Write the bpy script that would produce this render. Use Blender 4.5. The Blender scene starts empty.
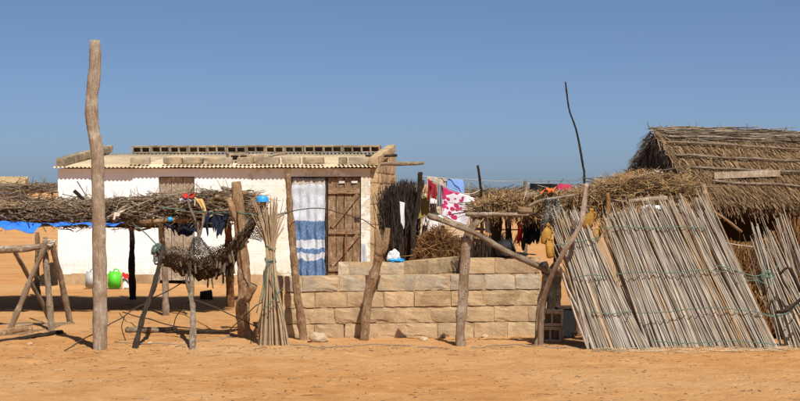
import bpy, bmesh, math, random
from mathutils import Vector, Matrix, noise

random.seed(11)
SC = bpy.context.scene
COL = SC.collection
PI = math.pi
R = math.radians

# ------------------------------------------------------------------ camera, sky, sun, exposure
F = 1800.0      # focal length in photo pixels (photo 800 px wide)
H = 1.7         # eye height
HOR = 192.0     # horizon row
cam_d = bpy.data.cameras.new("camera")
cam = bpy.data.objects.new("camera", cam_d)
COL.objects.link(cam)
cam.location = (0, 0, H)
cam.rotation_euler = (R(90), 0, 0)
cam_d.sensor_width = 36.0
cam_d.lens = 36.0 * F / 800.0
cam_d.shift_y = -(200.5 - HOR) / 800.0
cam_d.clip_start = 0.1
cam_d.clip_end = 20000
SC.camera = cam

SUN_EL, SUN_AZ = 53.0, 20.0          # sun behind the camera, to its right
world = bpy.data.worlds.new("World")
SC.world = world
world.use_nodes = True
wn = world.node_tree
sky = wn.nodes.new("ShaderNodeTexSky")
sky.sky_type = 'NISHITA'
sky.sun_disc = False
sky.sun_elevation = R(SUN_EL)
sky.sun_rotation = R(180 - SUN_AZ)
sky.altitude = 0
sky.air_density = 0.4
sky.dust_density = 0.75
sky.ozone_density = 4.3
wn.links.new(sky.outputs[0], wn.nodes["Background"].inputs[0])
wn.nodes["Background"].inputs[1].default_value = 0.078
sun_d = bpy.data.lights.new("sun", 'SUN')
sun_d.energy = 5.0
sun_d.angle = R(0.55)
sun_d.color = (1.0, 0.955, 0.885)
sun = bpy.data.objects.new("sun", sun_d)
COL.objects.link(sun)
sun.location = (8, -10, 20)
sun.rotation_euler = (R(90 - SUN_EL), 0, R(SUN_AZ))
SC.view_settings.view_transform = 'Standard'
SC.view_settings.look = 'None'
SC.view_settings.exposure = 0.22
SC.view_settings.gamma = 1.0
SC.view_settings.use_curve_mapping = False


# ------------------------------------------------------------------ pixel helpers (photo pixels -> metres)
def at(px, py, Y):
    return Vector(((px - 400) / F * Y, Y, H - (py - HOR) / F * Y))


def gY(py):
    return H * F / (py - HOR)


def gp(px, py):
    Y = gY(py)
    return Vector(((px - 400) / F * Y, Y, 0.0))


def m(px, Y):
    return px / F * Y


U = random.uniform


# ------------------------------------------------------------------ materials
class NT:
    def __init__(s, name):
        s.mat = bpy.data.materials.new(name)
        s.mat.use_nodes = True
        s.t = s.mat.node_tree
        s.b = s.t.nodes["Principled BSDF"]
        s.b.inputs["Specular IOR Level"].default_value = 0.25
        s.b.inputs["Roughness"].default_value = 0.9

    def n(s, typ, **kw):
        nd = s.t.nodes.new(typ)
        for k, v in kw.items():
            if k in nd.inputs:
                nd.inputs[k].default_value = v
            else:
                setattr(nd, k, v)
        return nd

    def l(s, a, b):
        s.t.links.new(a, b)

    def coord(s, which="Object", scale=(1, 1, 1), rot=(0, 0, 0)):
        tc = s.n("ShaderNodeTexCoord")
        mp = s.n("ShaderNodeMapping")
        mp.inputs["Scale"].default_value = scale
        mp.inputs["Rotation"].default_value = rot
        s.l(tc.outputs[which], mp.inputs[0])
        return mp.outputs[0]

    def noise(s, vec, scale, detail=6, rough=0.6, dist=0.0):
        nd = s.n("ShaderNodeTexNoise")
        nd.inputs["Scale"].default_value = scale
        nd.inputs["Detail"].default_value = detail
        nd.inputs["Roughness"].default_value = rough
        nd.inputs["Distortion"].default_value = dist
        s.l(vec, nd.inputs["Vector"])
        return nd.outputs["Fac"]

    def ramp(s, fac, stops, interp='LINEAR'):
        nd = s.n("ShaderNodeValToRGB")
        cr = nd.color_ramp
        cr.interpolation = interp
        while len(cr.elements) < len(stops):
            cr.elements.new(0.5)
        for e, (p, c) in zip(cr.elements, stops):
            e.position = p
            e.color = (*c, 1) if len(c) == 3 else c
        s.l(fac, nd.inputs[0])
        return nd.outputs[0]

    def mix(s, fac, a, b, mode='MIX'):
        nd = s.n("ShaderNodeMix")
        nd.data_type = 'RGBA'
        nd.blend_type = mode
        for v, i in ((fac, 0), (a, 6), (b, 7)):
            if hasattr(v, "links") or isinstance(v, bpy.types.NodeSocket):
                s.l(v, nd.inputs[i])
            elif i == 0:
                nd.inputs[0].default_value = v
            else:
                nd.inputs[i].default_value = (*v, 1)
        return nd.outputs[2]

    def math(s, op, a, b=0.5):
        nd = s.n("ShaderNodeMath")
        nd.operation = op
        for v, i in ((a, 0), (b, 1)):
            if isinstance(v, bpy.types.NodeSocket):
                s.l(v, nd.inputs[i])
            else:
                nd.inputs[i].default_value = v
        return nd.outputs[0]

    def color(s, c):
        if isinstance(c, bpy.types.NodeSocket):
            s.l(c, s.b.inputs["Base Color"])
        else:
            s.b.inputs["Base Color"].default_value = (*c, 1)

    def bump(s, h, strength=0.5, dist=0.01):
        nd = s.n("ShaderNodeBump")
        nd.inputs["Strength"].default_value = strength
        nd.inputs["Distance"].default_value = dist
        s.l(h, nd.inputs["Height"])
        s.l(nd.outputs[0], s.b.inputs["Normal"])

    def island(s):
        return s.n("ShaderNodeNewGeometry").outputs["Random Per Island"]

    def objrand(s):
        return s.n("ShaderNodeObjectInfo").outputs["Random"]


def sc3(c, k):
    return tuple(min(1, x * k) for x in c)


def wood_mat(name, c1, c2, c3, rand=0.35, speck=0.9):
    t = NT(name)
    v = t.coord("UV", (9, 1.6, 1))
    big = t.noise(t.coord("UV", (2.0, 2.4, 1)), 1.6, 4, 0.65)
    n1 = t.noise(v, 3.5, 8, 0.7, 0.9)
    c = t.ramp(n1, [(0.30, c1), (0.47, c2), (0.62, c3)])
    ob = t.coord("Object")
    pt = t.noise(ob, 30, 4, 0.75)
    patch = t.noise(ob, 6.5, 5, 0.7)
    c = t.mix(t.ramp(big, [(0.44, (0, 0, 0)), (0.60, (0.85, 0.85, 0.85))]), c, (c2[0] * .72, c2[1] * .60, c2[2] * .48))
    c = t.mix(t.ramp(patch, [(0.54, (0, 0, 0)), (0.66, (0.8, 0.8, 0.8))]), c, sc3(c3, 1.25))
    c = t.mix(t.ramp(pt, [(0.56, (0, 0, 0)), (0.65, (speck,) * 3)]), c, sc3(c1, 0.45))
    br = t.ramp(t.objrand(), [(0, (1 - rand,) * 3), (1, (1.1,) * 3)])
    c = t.mix(1.0, c, br, 'MULTIPLY')
    t.color(c)
    hh = t.math('ADD', t.math('MULTIPLY', n1, 1.5), t.math('ADD', t.math('MULTIPLY', pt, 0.6 * speck), t.math('MULTIPLY', patch, 0.5)))
    t.bump(hh, 0.9, 0.03)
    return t.mat


def island_mat(name, stops, rough=0.9, trans=0.0):
    t = NT(name)
    c = t.ramp(t.island(), stops)
    n1 = t.noise(t.coord("Object"), 14, 4, 0.7)
    c = t.mix(1.0, c, t.ramp(n1, [(0.2, (0.6,) * 3), (0.7, (1.1,) * 3)]), 'MULTIPLY')
    t.color(c)
    t.b.inputs["Roughness"].default_value = rough
    return t.mat


def cloth_mat(name, col, var=0.25, weave=260):
    t = NT(name)
    v = t.coord("Object")
    n1 = t.noise(v, 5, 5, 0.6)
    c = t.mix(t.ramp(n1, [(0.3, (0, 0, 0)), (0.75, (1, 1, 1))]), col, sc3(col, 1 - var))
    t.color(c)
    t.bump(t.noise(v, weave, 2), 0.15, 0.003)
    return t.mat


def plain(name, col, rough=0.6, spec=0.3, var=0.2, nscale=8):
    t = NT(name)
    n1 = t.noise(t.coord("Object"), nscale, 5, 0.65)
    t.color(t.mix(t.ramp(n1, [(0.3, (0, 0, 0)), (0.75, (1, 1, 1))]), col, sc3(col, 1 - var)))
    t.b.inputs["Roughness"].default_value = rough
    t.b.inputs["Specular IOR Level"].default_value = spec
    return t.mat


def sand_mat():
    t = NT("sand")
    v = t.coord("Object")
    big = t.noise(v, 0.35, 5, 0.6)
    mid = t.noise(v, 2.3, 6, 0.65)
    fine = t.noise(v, 28, 5, 0.75)
    spk = t.noise(v, 95, 3, 0.8)
    c = t.ramp(mid, [(0.28, (0.50, 0.225, 0.072)), (0.5, (0.635, 0.32, 0.118)), (0.72, (0.70, 0.385, 0.165))])
    c = t.mix(t.ramp(big, [(0.42, (0, 0, 0)), (0.66, (0.55, 0.55, 0.55))]), c, (0.70, 0.43, 0.215))
    c = t.mix(t.ramp(fine, [(0.55, (0, 0, 0)), (0.75, (0.35, 0.35, 0.35))]), c, (0.32, 0.155, 0.055))
    c = t.mix(t.ramp(spk, [(0.66, (0, 0, 0)), (0.72, (0.7, 0.7, 0.7))]), c, (0.16, 0.09, 0.045))
    t.color(c)
    rip = t.noise(t.coord("Object", (1.2, 1.9, 1)), 9, 5, 0.65, 0.3)
    h = t.math('ADD', t.math('MULTIPLY', mid, 0.5), t.math('ADD', t.math('MULTIPLY', fine, 0.7), t.math('ADD', t.math('MULTIPLY', spk, 0.25), t.math('MULTIPLY', rip, 0.8))))
    t.bump(h, 0.9, 0.05)
    t.b.inputs["Roughness"].default_value = 1.0
    t.b.inputs["Specular IOR Level"].default_value = 0.05
    return t.mat


def block_mat(name, c1, c2, c3):
    t = NT(name)
    v = t.coord("Object")
    tc = t.n("ShaderNodeTexCoord")
    # world-ish variation between copies
    oi = t.n("ShaderNodeObjectInfo")
    va = t.n("ShaderNodeVectorMath", operation='ADD')
    sc = t.n("ShaderNodeVectorMath", operation='SCALE')
    t.l(oi.outputs["Location"], sc.inputs[0])
    sc.inputs["Scale"].default_value = 3.7
    t.l(v, va.inputs[0])
    t.l(sc.outputs[0], va.inputs[1])
    vv = va.outputs[0]
    a = t.noise(vv, 5.5, 6, 0.65)
    g = t.noise(vv, 55, 4, 0.8)
    c = t.ramp(a, [(0.28, c1), (0.5, c2), (0.72, c3)])
    c = t.mix(t.ramp(g, [(0.56, (0, 0, 0)), (0.70, (0.55,) * 3)]), c, sc3(c1, 0.45))
    c = t.mix(1.0, c, t.ramp(t.objrand(), [(0, (0.80,) * 3), (1, (1.10,) * 3)]), 'MULTIPLY')
    # mortar smears and weather stains that run on across the joints
    gp_ = t.n("ShaderNodeNewGeometry").outputs["Position"]
    sm = t.noise(gp_, 3.4, 6, 0.7)
    c = t.mix(t.ramp(sm, [(0.50, (0, 0, 0)), (0.60, (0.75,) * 3)]), c, (0.53, 0.375, 0.21))
    st = t.noise(gp_, 1.9, 7, 0.75)
    c = t.mix(t.ramp(st, [(0.54, (0, 0, 0)), (0.70, (0.6,) * 3)]), c, sc3(c1, 0.62))
    t.color(c)
    t.bump(t.math('ADD', t.math('MULTIPLY', a, 2.0), t.math('MULTIPLY', g, 0.7)), 0.9, 0.012)
    return t.mat


def plaster_mat():
    t = NT("whitewashed_plaster")
    v = t.coord("Object")
    a = t.noise(v, 1.3, 6, 0.65)
    b = t.noise(v, 7, 6, 0.7)
    d = t.noise(v, 3.1, 7, 0.72)
    c = t.ramp(a, [(0.3, (0.78, 0.79, 0.76)), (0.55, (0.86, 0.875, 0.87)), (0.75, (0.90, 0.91, 0.91))])
    c = t.mix(t.ramp(b, [(0.55, (0, 0, 0)), (0.75, (0.35,) * 3)]), c, (0.62, 0.56, 0.46))
    # worn patches where the block shows: mostly to the right and along the top and the foot
    sep = t.n("ShaderNodeSeparateXYZ")
    t.l(v, sep.inputs[0])
    gx = t.math('MULTIPLY', t.math('SUBTRACT', sep.outputs[0], 3.2), 0.07)
    gz = t.n("ShaderNodeMapRange")
    t.l(sep.outputs[2], gz.inputs[0])
    gz.inputs[1].default_value = 1.75
    gz.inputs[2].default_value = 2.15
    gz.inputs[3].default_value = 0.0
    gz.inputs[4].default_value = 0.10
    g0 = t.n("ShaderNodeMapRange")
    t.l(sep.outputs[2], g0.inputs[0])
    g0.inputs[1].default_value = 0.22
    g0.inputs[2].default_value = 0.05
    g0.inputs[3].default_value = 0.0
    g0.inputs[4].default_value = 0.5
    w = t.math('ADD', t.math('ADD', d, t.math('MAXIMUM', gx, -0.1)), t.math('ADD', gz.outputs[0], g0.outputs[0]))
    wear = t.ramp(w, [(0.66, (0, 0, 0)), (0.72, (0.85,) * 3)])
    c = t.mix(wear, c, t.ramp(b, [(0.3, (0.30, 0.22, 0.14)), (0.7, (0.45, 0.36, 0.25))]))
    cr_ = t.n("ShaderNodeMapRange")
    t.l(sep.outputs[0], cr_.inputs[0])
    cr_.inputs[1].default_value = 2.4
    cr_.inputs[2].default_value = 4.2
    c = t.mix(t.math('MULTIPLY', cr_.outputs[0], t.ramp(d, [(0.35, (0.15,) * 3), (0.62, (0.9,) * 3)])), c, (0.74, 0.68, 0.52))
    # green-grey damp stain near the foot
    foot = t.n("ShaderNodeMapRange")
    t.l(sep.outputs[2], foot.inputs[0])
    foot.inputs[1].default_value = 0.55
    foot.inputs[2].default_value = 0.15
    st = t.math('MULTIPLY', foot.outputs[0], t.ramp(b, [(0.4, (0, 0, 0)), (0.65, (0.75,) * 3)]))
    c = t.mix(st, c, (0.50, 0.47, 0.34))
    t.color(c)
    br = t.n("ShaderNodeTexBrick")
    t.l(t.coord("Object", (1, 1, 1), (R(90), 0, 0)), br.inputs["Vector"])
    br.inputs["Scale"].default_value = 1.0
    br.inputs["Brick Width"].default_value = 0.42
    br.inputs["Row Height"].default_value = 0.2
    br.inputs["Mortar Size"].default_value = 0.02
    br.inputs["Mortar Smooth"].default_value = 1.0
    h = t.math('SUBTRACT', t.math('ADD', t.math('MULTIPLY', b, 0.8), t.math('MULTIPLY', a, 1.0)),
               t.math('MULTIPLY', t.math('MULTIPLY', br.outputs["Fac"], a), 0.16))
    h = t.math('SUBTRACT', h, t.math('MULTIPLY', wear, 0.5))
    t.bump(h, 0.6, 0.03)
    return t.mat


M = {}
M['sand'] = sand_mat()
M['wood_grey'] = wood_mat("weathered_grey_wood", (0.20, 0.14, 0.09), (0.44, 0.33, 0.225), (0.58, 0.475, 0.355), 0.25)
M['wood_pale'] = wood_mat("pale_bleached_wood", (0.33, 0.235, 0.15), (0.50, 0.39, 0.275), (0.60, 0.50, 0.385), 0.05, 0.3)
M['wood_tan'] = wood_mat("tan_barked_wood", (0.22, 0.12, 0.055), (0.46, 0.285, 0.15), (0.60, 0.43, 0.255), 0.15)
M['wood_orange'] = wood_mat("orange_brown_wood", (0.16, 0.065, 0.02), (0.36, 0.17, 0.06), (0.50, 0.27, 0.11), 0.1)
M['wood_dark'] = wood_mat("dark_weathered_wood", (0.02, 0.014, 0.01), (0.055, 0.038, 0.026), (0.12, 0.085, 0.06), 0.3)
M['plank_brown'] = wood_mat("brown_door_planks", (0.17, 0.10, 0.055), (0.36, 0.235, 0.135), (0.48, 0.34, 0.21), 0.2)
M['plank_grey'] = wood_mat("grey_door_planks", (0.26, 0.20, 0.145), (0.45, 0.37, 0.28), (0.56, 0.48, 0.38), 0.2)
M['reed'] = None
t = NT("dry_reed")
c = t.ramp(t.objrand(), [(0, (0.26, 0.205, 0.145)), (0.2, (0.37, 0.32, 0.25)), (0.55, (0.47, 0.42, 0.345)), (0.88, (0.57, 0.52, 0.445)), (0.91, (0.42, 0.26, 0.12)), (1.0, (0.50, 0.34, 0.18))])
c = t.mix(1.0, c, t.ramp(t.noise(t.coord("Object", (3, 3, 1)), 9, 4), [(0.25, (0.62,) * 3), (0.7, (1.1,) * 3)]), 'MULTIPLY')
t.color(c)
M['reed'] = t.mat
M['reed_bundle'] = island_mat("reed_sheaf", [(0, (0.14, 0.085, 0.04)), (0.4, (0.36, 0.25, 0.14)), (1, (0.58, 0.45, 0.29))])
M['reed_thin'] = island_mat("thin_reeds", [(0, (0.20, 0.145, 0.09)), (0.3, (0.37, 0.30, 0.21)), (0.6, (0.50, 0.43, 0.335)), (0.85, (0.62, 0.55, 0.45)), (0.9, (0.38, 0.20, 0.07)), (1, (0.46, 0.28, 0.12))])
M['brush'] = island_mat("brushwood", [(0, (0.05, 0.033, 0.02)), (0.3, (0.15, 0.10, 0.06)), (0.65, (0.28, 0.20, 0.125)), (0.92, (0.40, 0.30, 0.195)), (1, (0.54, 0.45, 0.32))])
M['brush_straw'] = island_mat("dry_brush_straw", [(0, (0.05, 0.028, 0.012)), (0.35, (0.19, 0.105, 0.043)), (0.75, (0.36, 0.21, 0.088)), (1, (0.52, 0.36, 0.18))])
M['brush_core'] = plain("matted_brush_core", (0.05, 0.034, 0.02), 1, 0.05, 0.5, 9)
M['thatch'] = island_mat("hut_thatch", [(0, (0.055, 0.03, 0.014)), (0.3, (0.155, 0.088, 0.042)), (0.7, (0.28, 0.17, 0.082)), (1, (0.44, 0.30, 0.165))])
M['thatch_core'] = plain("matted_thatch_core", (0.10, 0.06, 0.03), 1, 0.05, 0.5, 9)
M['thatch_grey'] = island_mat("grey_thatch", [(0, (0.08, 0.058, 0.038)), (0.5, (0.2, 0.15, 0.1)), (1, (0.34, 0.275, 0.19))])
M['thatch_far'] = island_mat("far_straw", [(0, (0.22, 0.14, 0.07)), (0.5, (0.42, 0.29, 0.15)), (1, (0.56, 0.41, 0.23))])
M['straw_orange'] = island_mat("orange_brush_straw", [(0, (0.07, 0.028, 0.009)), (0.4, (0.19, 0.088, 0.028)), (0.8, (0.33, 0.165, 0.056)), (1, (0.45, 0.26, 0.10))])
M['dark_brush'] = island_mat("dark_brush_sticks", [(0, (0.015, 0.011, 0.008)), (0.6, (0.05, 0.035, 0.025)), (1, (0.12, 0.085, 0.055))])
M['plaster'] = plaster_mat()
M['block_tan'] = block_mat("tan_sand_block", (0.36, 0.24, 0.125), (0.49, 0.345, 0.195), (0.58, 0.43, 0.26))
M['block_grey'] = block_mat("grey_cement_block", (0.29, 0.225, 0.15), (0.43, 0.35, 0.245), (0.54, 0.45, 0.32))
M['block_pale'] = block_mat("pale_cement_block", (0.40, 0.31, 0.20), (0.55, 0.44, 0.30), (0.64, 0.54, 0.39))
M['block_brown'] = block_mat("brown_weathered_block", (0.17, 0.125, 0.08), (0.29, 0.225, 0.15), (0.40, 0.32, 0.22))
M['mortar'] = block_mat("sandy_mortar", (0.36, 0.24, 0.125), (0.48, 0.33, 0.18), (0.57, 0.41, 0.235))
t = NT("pale_corrugated_sheet")
v = t.coord("Object")
n1 = t.noise(v, 2.2, 6, 0.7)
n2 = t.noise(t.coord("Object", (1, 0.25, 1)), 16, 4, 0.7)
c = t.ramp(n1, [(0.3, (0.50, 0.40, 0.26)), (0.55, (0.66, 0.55, 0.38)), (0.75, (0.74, 0.64, 0.47))])
c = t.mix(t.ramp(n2, [(0.56, (0, 0, 0)), (0.75, (0.5,) * 3)]), c, (0.30, 0.20, 0.115))
c = t.mix(1.0, c, t.ramp(t.objrand(), [(0, (0.72, 0.68, 0.62)), (1, (1.08, 1.06, 1.02))]), 'MULTIPLY')
t.color(c)
t.b.inputs["Roughness"].default_value = 0.75
M['sheet'] = t.mat
M['cloth_white'] = cloth_mat("white_cotton", (0.78, 0.78, 0.78))
M['cloth_blue'] = cloth_mat("light_blue_cloth", (0.24, 0.42, 0.80))
M['cloth_beige'] = cloth_mat("beige_cloth", (0.58, 0.48, 0.36))
M['cloth_red'] = cloth_mat("red_cloth", (0.55, 0.035, 0.02))
M['cloth_crimson'] = cloth_mat("crimson_cloth", (0.36, 0.03, 0.04))
M['cloth_grey'] = cloth_mat("grey_cloth", (0.26, 0.27, 0.30))
M['cloth_black'] = cloth_mat("black_cloth", (0.014, 0.014, 0.017))
M['cloth_navy'] = cloth_mat("navy_ragged_cloth", (0.012, 0.018, 0.036))
M['cloth_olive'] = cloth_mat("olive_tarpaulin", (0.29, 0.22, 0.075))
M['cloth_pink'] = cloth_mat("pink_cloth", (0.72, 0.05, 0.14))
M['cloth_yellow'] = cloth_mat("ochre_rag", (0.66, 0.42, 0.16))
M['cloth_palegrey'] = cloth_mat("pale_grey_cloth", (0.46, 0.49, 0.54))
M['cloth_orange'] = cloth_mat("orange_cloth", (0.75, 0.16, 0.04))
t = NT("blue_tarpaulin")
n1 = t.noise(t.coord("Object"), 6, 4)
t.color(t.mix(t.ramp(n1, [(0.35, (0, 0, 0)), (0.7, (1, 1, 1))]), (0.02, 0.13, 0.60), (0.05, 0.22, 0.74)))
t.b.inputs["Roughness"].default_value = 0.55
M['tarp'] = t.mat
M['net_dark'] = island_mat("dark_net_cord", [(0, (0.03, 0.02, 0.013)), (0.6, (0.10, 0.068, 0.042)), (1, (0.24, 0.17, 0.11))])
M['net_grey'] = island_mat("grey_net_cord", [(0, (0.13, 0.12, 0.10)), (1, (0.34, 0.31, 0.25))])
M['twine'] = plain("green_twine", (0.13, 0.215, 0.165), 0.85, 0.1, 0.4, 20)
M['rope'] = plain("pale_rope", (0.52, 0.47, 0.40), 0.9, 0.1, 0.3, 20)
M['wire'] = plain("dark_wire", (0.07, 0.05, 0.035), 0.8, 0.2, 0.3, 20)
M['green_plastic'] = plain("green_plastic", (0.10, 0.62, 0.03), 0.45, 0.4, 0.2, 6)
M['grey_plastic'] = plain("cloudy_grey_plastic", (0.42, 0.44, 0.42), 0.5, 0.4, 0.25, 6)
M['white_plastic'] = plain("white_plastic", (0.78, 0.78, 0.75), 0.45, 0.4, 0.15, 6)
M['yellow_plastic'] = plain("yellow_plastic", (0.50, 0.27, 0.05), 0.7, 0.25, 0.6, 16)
M['blue_plastic'] = plain("blue_plastic", (0.03, 0.33, 0.75), 0.45, 0.4, 0.15, 6)
M['black_metal'] = plain("sooty_black_metal", (0.012, 0.012, 0.013), 0.7, 0.3, 0.3, 8)
M['skin'] = plain("dark_brown_skin", (0.035, 0.02, 0.013), 0.55, 0.4, 0.2, 12)
M['trousers'] = cloth_mat("dark_trousers", (0.03, 0.03, 0.045))
M['stone'] = block_mat("pale_stone", (0.45, 0.33, 0.2), (0.58, 0.45, 0.29), (0.66, 0.54, 0.38))
M['driftwood'] = wood_mat("driftwood", (0.22, 0.15, 0.09), (0.42, 0.32, 0.21), (0.58, 0.48, 0.36), 0.2)


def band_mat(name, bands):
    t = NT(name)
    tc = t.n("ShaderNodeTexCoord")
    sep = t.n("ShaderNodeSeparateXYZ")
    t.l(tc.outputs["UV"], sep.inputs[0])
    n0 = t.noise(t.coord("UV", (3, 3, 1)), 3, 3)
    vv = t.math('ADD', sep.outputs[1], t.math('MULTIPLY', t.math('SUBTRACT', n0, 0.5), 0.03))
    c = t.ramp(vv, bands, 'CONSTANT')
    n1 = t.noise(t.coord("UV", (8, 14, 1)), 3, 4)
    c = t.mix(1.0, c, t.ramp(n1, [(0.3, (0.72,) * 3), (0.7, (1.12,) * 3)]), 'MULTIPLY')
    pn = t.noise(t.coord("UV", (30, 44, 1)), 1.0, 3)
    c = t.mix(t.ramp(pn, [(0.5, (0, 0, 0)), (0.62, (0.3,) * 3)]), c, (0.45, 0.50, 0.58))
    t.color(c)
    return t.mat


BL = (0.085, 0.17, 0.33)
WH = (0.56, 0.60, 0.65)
M['curtain'] = band_mat("blue_striped_curtain", [(0.0, BL), (0.20, WH), (0.27, BL), (0.32, WH), (0.395, BL), (0.585, WH), (0.93, (0.42, 0.36, 0.28))])  # brown band at the top is the lintel's shadow painted into the cloth
t = NT("floral_sheet")
vo = t.n("ShaderNodeTexVoronoi")
t.l(t.coord("UV", (6.4, 6.2, 1)), vo.inputs["Vector"])
vo.inputs["Scale"].default_value = 1.0
dn = t.noise(t.coord("UV", (12, 12, 1)), 2.0, 3)
dd = t.math('ADD', vo.outputs["Distance"], t.math('MULTIPLY', t.math('SUBTRACT', dn, 0.5), 0.35))
sep = t.n("ShaderNodeSeparateXYZ")
tc = t.n("ShaderNodeTexCoord")
t.l(tc.outputs["UV"], sep.inputs[0])
lim = t.math('GREATER_THAN', 0.74, t.math('ADD', sep.outputs[0], t.math('MULTIPLY', dn, 0.12)))
spot = t.math('MULTIPLY', t.math('LESS_THAN', dd, 0.52), lim)
crim = t.math('GREATER_THAN', t.math('SUBTRACT', sep.outputs[1], t.math('MULTIPLY', sep.outputs[0], 0.9)), 0.66)
spot = t.math('MAXIMUM', spot, crim)
t.color(t.mix(spot, (0.80, 0.74, 0.78), t.ramp(dn, [(0.3, (0.42, 0.015, 0.08)), (0.7, (0.60, 0.05, 0.16))])))
M['floral'] = t.mat


# ------------------------------------------------------------------ mesh builder
class MB:
    def __init__(s):
        s.v = []
        s.f = []
        s.uv = []

    def vert(s, p, uv=(0, 0)):
        s.v.append(tuple(p))
        s.uv.append(uv)
        return len(s.v) - 1

    def tube(s, pts, radii, seg=8, wob=0.0, cap=True, uvo=None):
        """closed tapered tube through pts (Vectors)"""
        n = len(pts)
        uo = U(0, 10) if uvo is None else uvo
        rings = []
        L = 0.0
        ref = Vector((0.3, 0.2, 1)).normalized()
        d0 = (pts[-1] - pts[0]).normalized()
        if abs(d0.dot(ref)) > 0.9:
            ref = Vector((1, 0.2, 0.1)).normalized()
        for i, p in enumerate(pts):
            d = (pts[min(i + 1, n - 1)] - pts[max(i - 1, 0)]).normalized()
            a = d.cross(ref).normalized()
            b = d.cross(a).normalized()
            if i:
                L += (pts[i] - pts[i - 1]).length
            r = radii[i]
            ring = []
            for k in range(seg):
                th = 2 * PI * k / seg
                rr = r * (1 + U(-wob, wob))
                ring.append(s.vert(p + a * (math.cos(th) * rr) + b * (math.sin(th) * rr), (k / seg + uo, L + uo)))
            rings.append(ring)
        for i in range(n - 1):
            for k in range(seg):
                s.f.append((rings[i][k], rings[i][(k + 1) % seg], rings[i + 1][(k + 1) % seg], rings[i + 1][k]))
        if cap:
            s.f.append(tuple(rings[0][::-1]))
            s.f.append(tuple(rings[-1]))

    def box(s, c, size, rot=None, jit=0.0):
        hx, hy, hz = size[0] / 2, size[1] / 2, size[2] / 2
        i0 = len(s.v)
        for dx, dy, dz in ((-1, -1, -1), (1, -1, -1), (1, 1, -1), (-1, 1, -1), (-1, -1, 1), (1, -1, 1), (1, 1, 1), (-1, 1, 1)):
            p = Vector((dx * hx + U(-jit, jit), dy * hy + U(-jit, jit), dz * hz + U(-jit, jit)))
            if rot is not None:
                p = rot @ p
            s.vert(Vector(c) + p, (dx * hx + dy * hy * .7, dz * hz))
        for f in ((0, 3, 2, 1), (4, 5, 6, 7), (0, 1, 5, 4), (1, 2, 6, 5), (2, 3, 7, 6), (3, 0, 4, 7)):
            s.f.append(tuple(i0 + k for k in f))

    def lathe(s, prof, seg=16, c=(0, 0, 0), rot=None, sx=1.0, sy=1.0):
        i0 = len(s.v)
        for (r, z) in prof:
            for k in range(seg):
                th = 2 * PI * k / seg
                p = Vector((math.cos(th) * r * sx, math.sin(th) * r * sy, z))
                if rot is not None:
                    p = rot @ p
                s.vert(Vector(c) + p, (k / seg, z))
        for i in range(len(prof) - 1):
            for k in range(seg):
                a, b = i0 + i * seg + k, i0 + i * seg + (k + 1) % seg
                s.f.append((a, b, b + seg, a + seg))
        s.f.append(tuple(i0 + k for k in range(seg))[::-1])
        s.f.append(tuple(i0 + (len(prof) - 1) * seg + k for k in range(seg)))

    def blade(s, p, d, L, w, up, droop=0.0, nseg=2):
        """flat straw blade: strip from p along d, width w, facing up"""
        side = d.cross(up)
        if side.length < 1e-4:
            side = Vector((1, 0, 0))
        side.normalize()
        prev = None
        for i in range(nseg + 1):
            tt = i / nseg
            q = p + d * (L * tt) + up * (-droop * tt * tt)
            ww = w * (1 - 0.55 * tt) * 0.5
            a = s.vert(q - side * ww, (0, tt))
            b = s.vert(q + side * ww, (1, tt))
            if prev:
                s.f.append((prev[0], prev[1], b, a))
            prev = (a, b)

    def build(s, name, mat, parent=None, base=None, smooth=False, fixwrap=False):
        me = bpy.data.meshes.new(name)
        base = Vector(base) if base is not None else Vector((0, 0, 0))
        me.from_pydata([tuple(Vector(p) - base) for p in s.v], [], s.f)
        uvl = me.uv_layers.new(name="UVMap")
        for poly in me.polygons:
            us = [s.uv[me.loops[li].vertex_index][0] for li in poly.loop_indices]
            wrap = (max(us) - min(us)) > 0.6 and len(us) == 4
            mn = min(us)
            for li in poly.loop_indices:
                u, v = s.uv[me.loops[li].vertex_index]
                if wrap and fixwrap and u < mn + 0.3:
                    u += 1.0
                uvl.data[li].uv = (u, v)
            if smooth:
                poly.use_smooth = True
        me.materials.append(M[mat] if isinstance(mat, str) else mat)
        o = bpy.data.objects.new(name, me)
        COL.objects.link(o)
        if parent is not None:
            o.parent = parent
            o.location = base - parent_world(parent)
        else:
            o.location = base
        return o


WLOC = {}


def parent_world(o):
    p = Vector((0, 0, 0))
    while o is not None:
        p += o.location
        o = o.parent
    return p


def tag(o, label, cat, group=None):
    o['label'] = label
    o['category'] = cat
    if group:
        o['group'] = group
    return o


def struct(o):
    o['kind'] = 'structure'
    return o


def thing(name, label, cat, loc, group=None):
    o = bpy.data.objects.new(name, None)
    o.empty_display_size = 0.1
    COL.objects.link(o)
    o.location = loc
    return tag(o, label, cat, group)


def spline(pts, n):
    """Catmull-Rom through control points"""
    P = [pts[0] * 2 - pts[1]] + list(pts) + [pts[-1] * 2 - pts[-2]]
    out = []
    segs = len(pts) - 1
    for k in range(n + 1):
        x = k / n * segs
        i = min(int(x), segs - 1)
        tt = x - i
        a, b, c, d = P[i], P[i + 1], P[i + 2], P[i + 3]
        out.append(0.5 * ((2 * b) + (c - a) * tt + (2 * a - 5 * b + 4 * c - d) * tt * tt + (3 * b - a - 3 * c + d) * tt ** 3))
    return out


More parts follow.
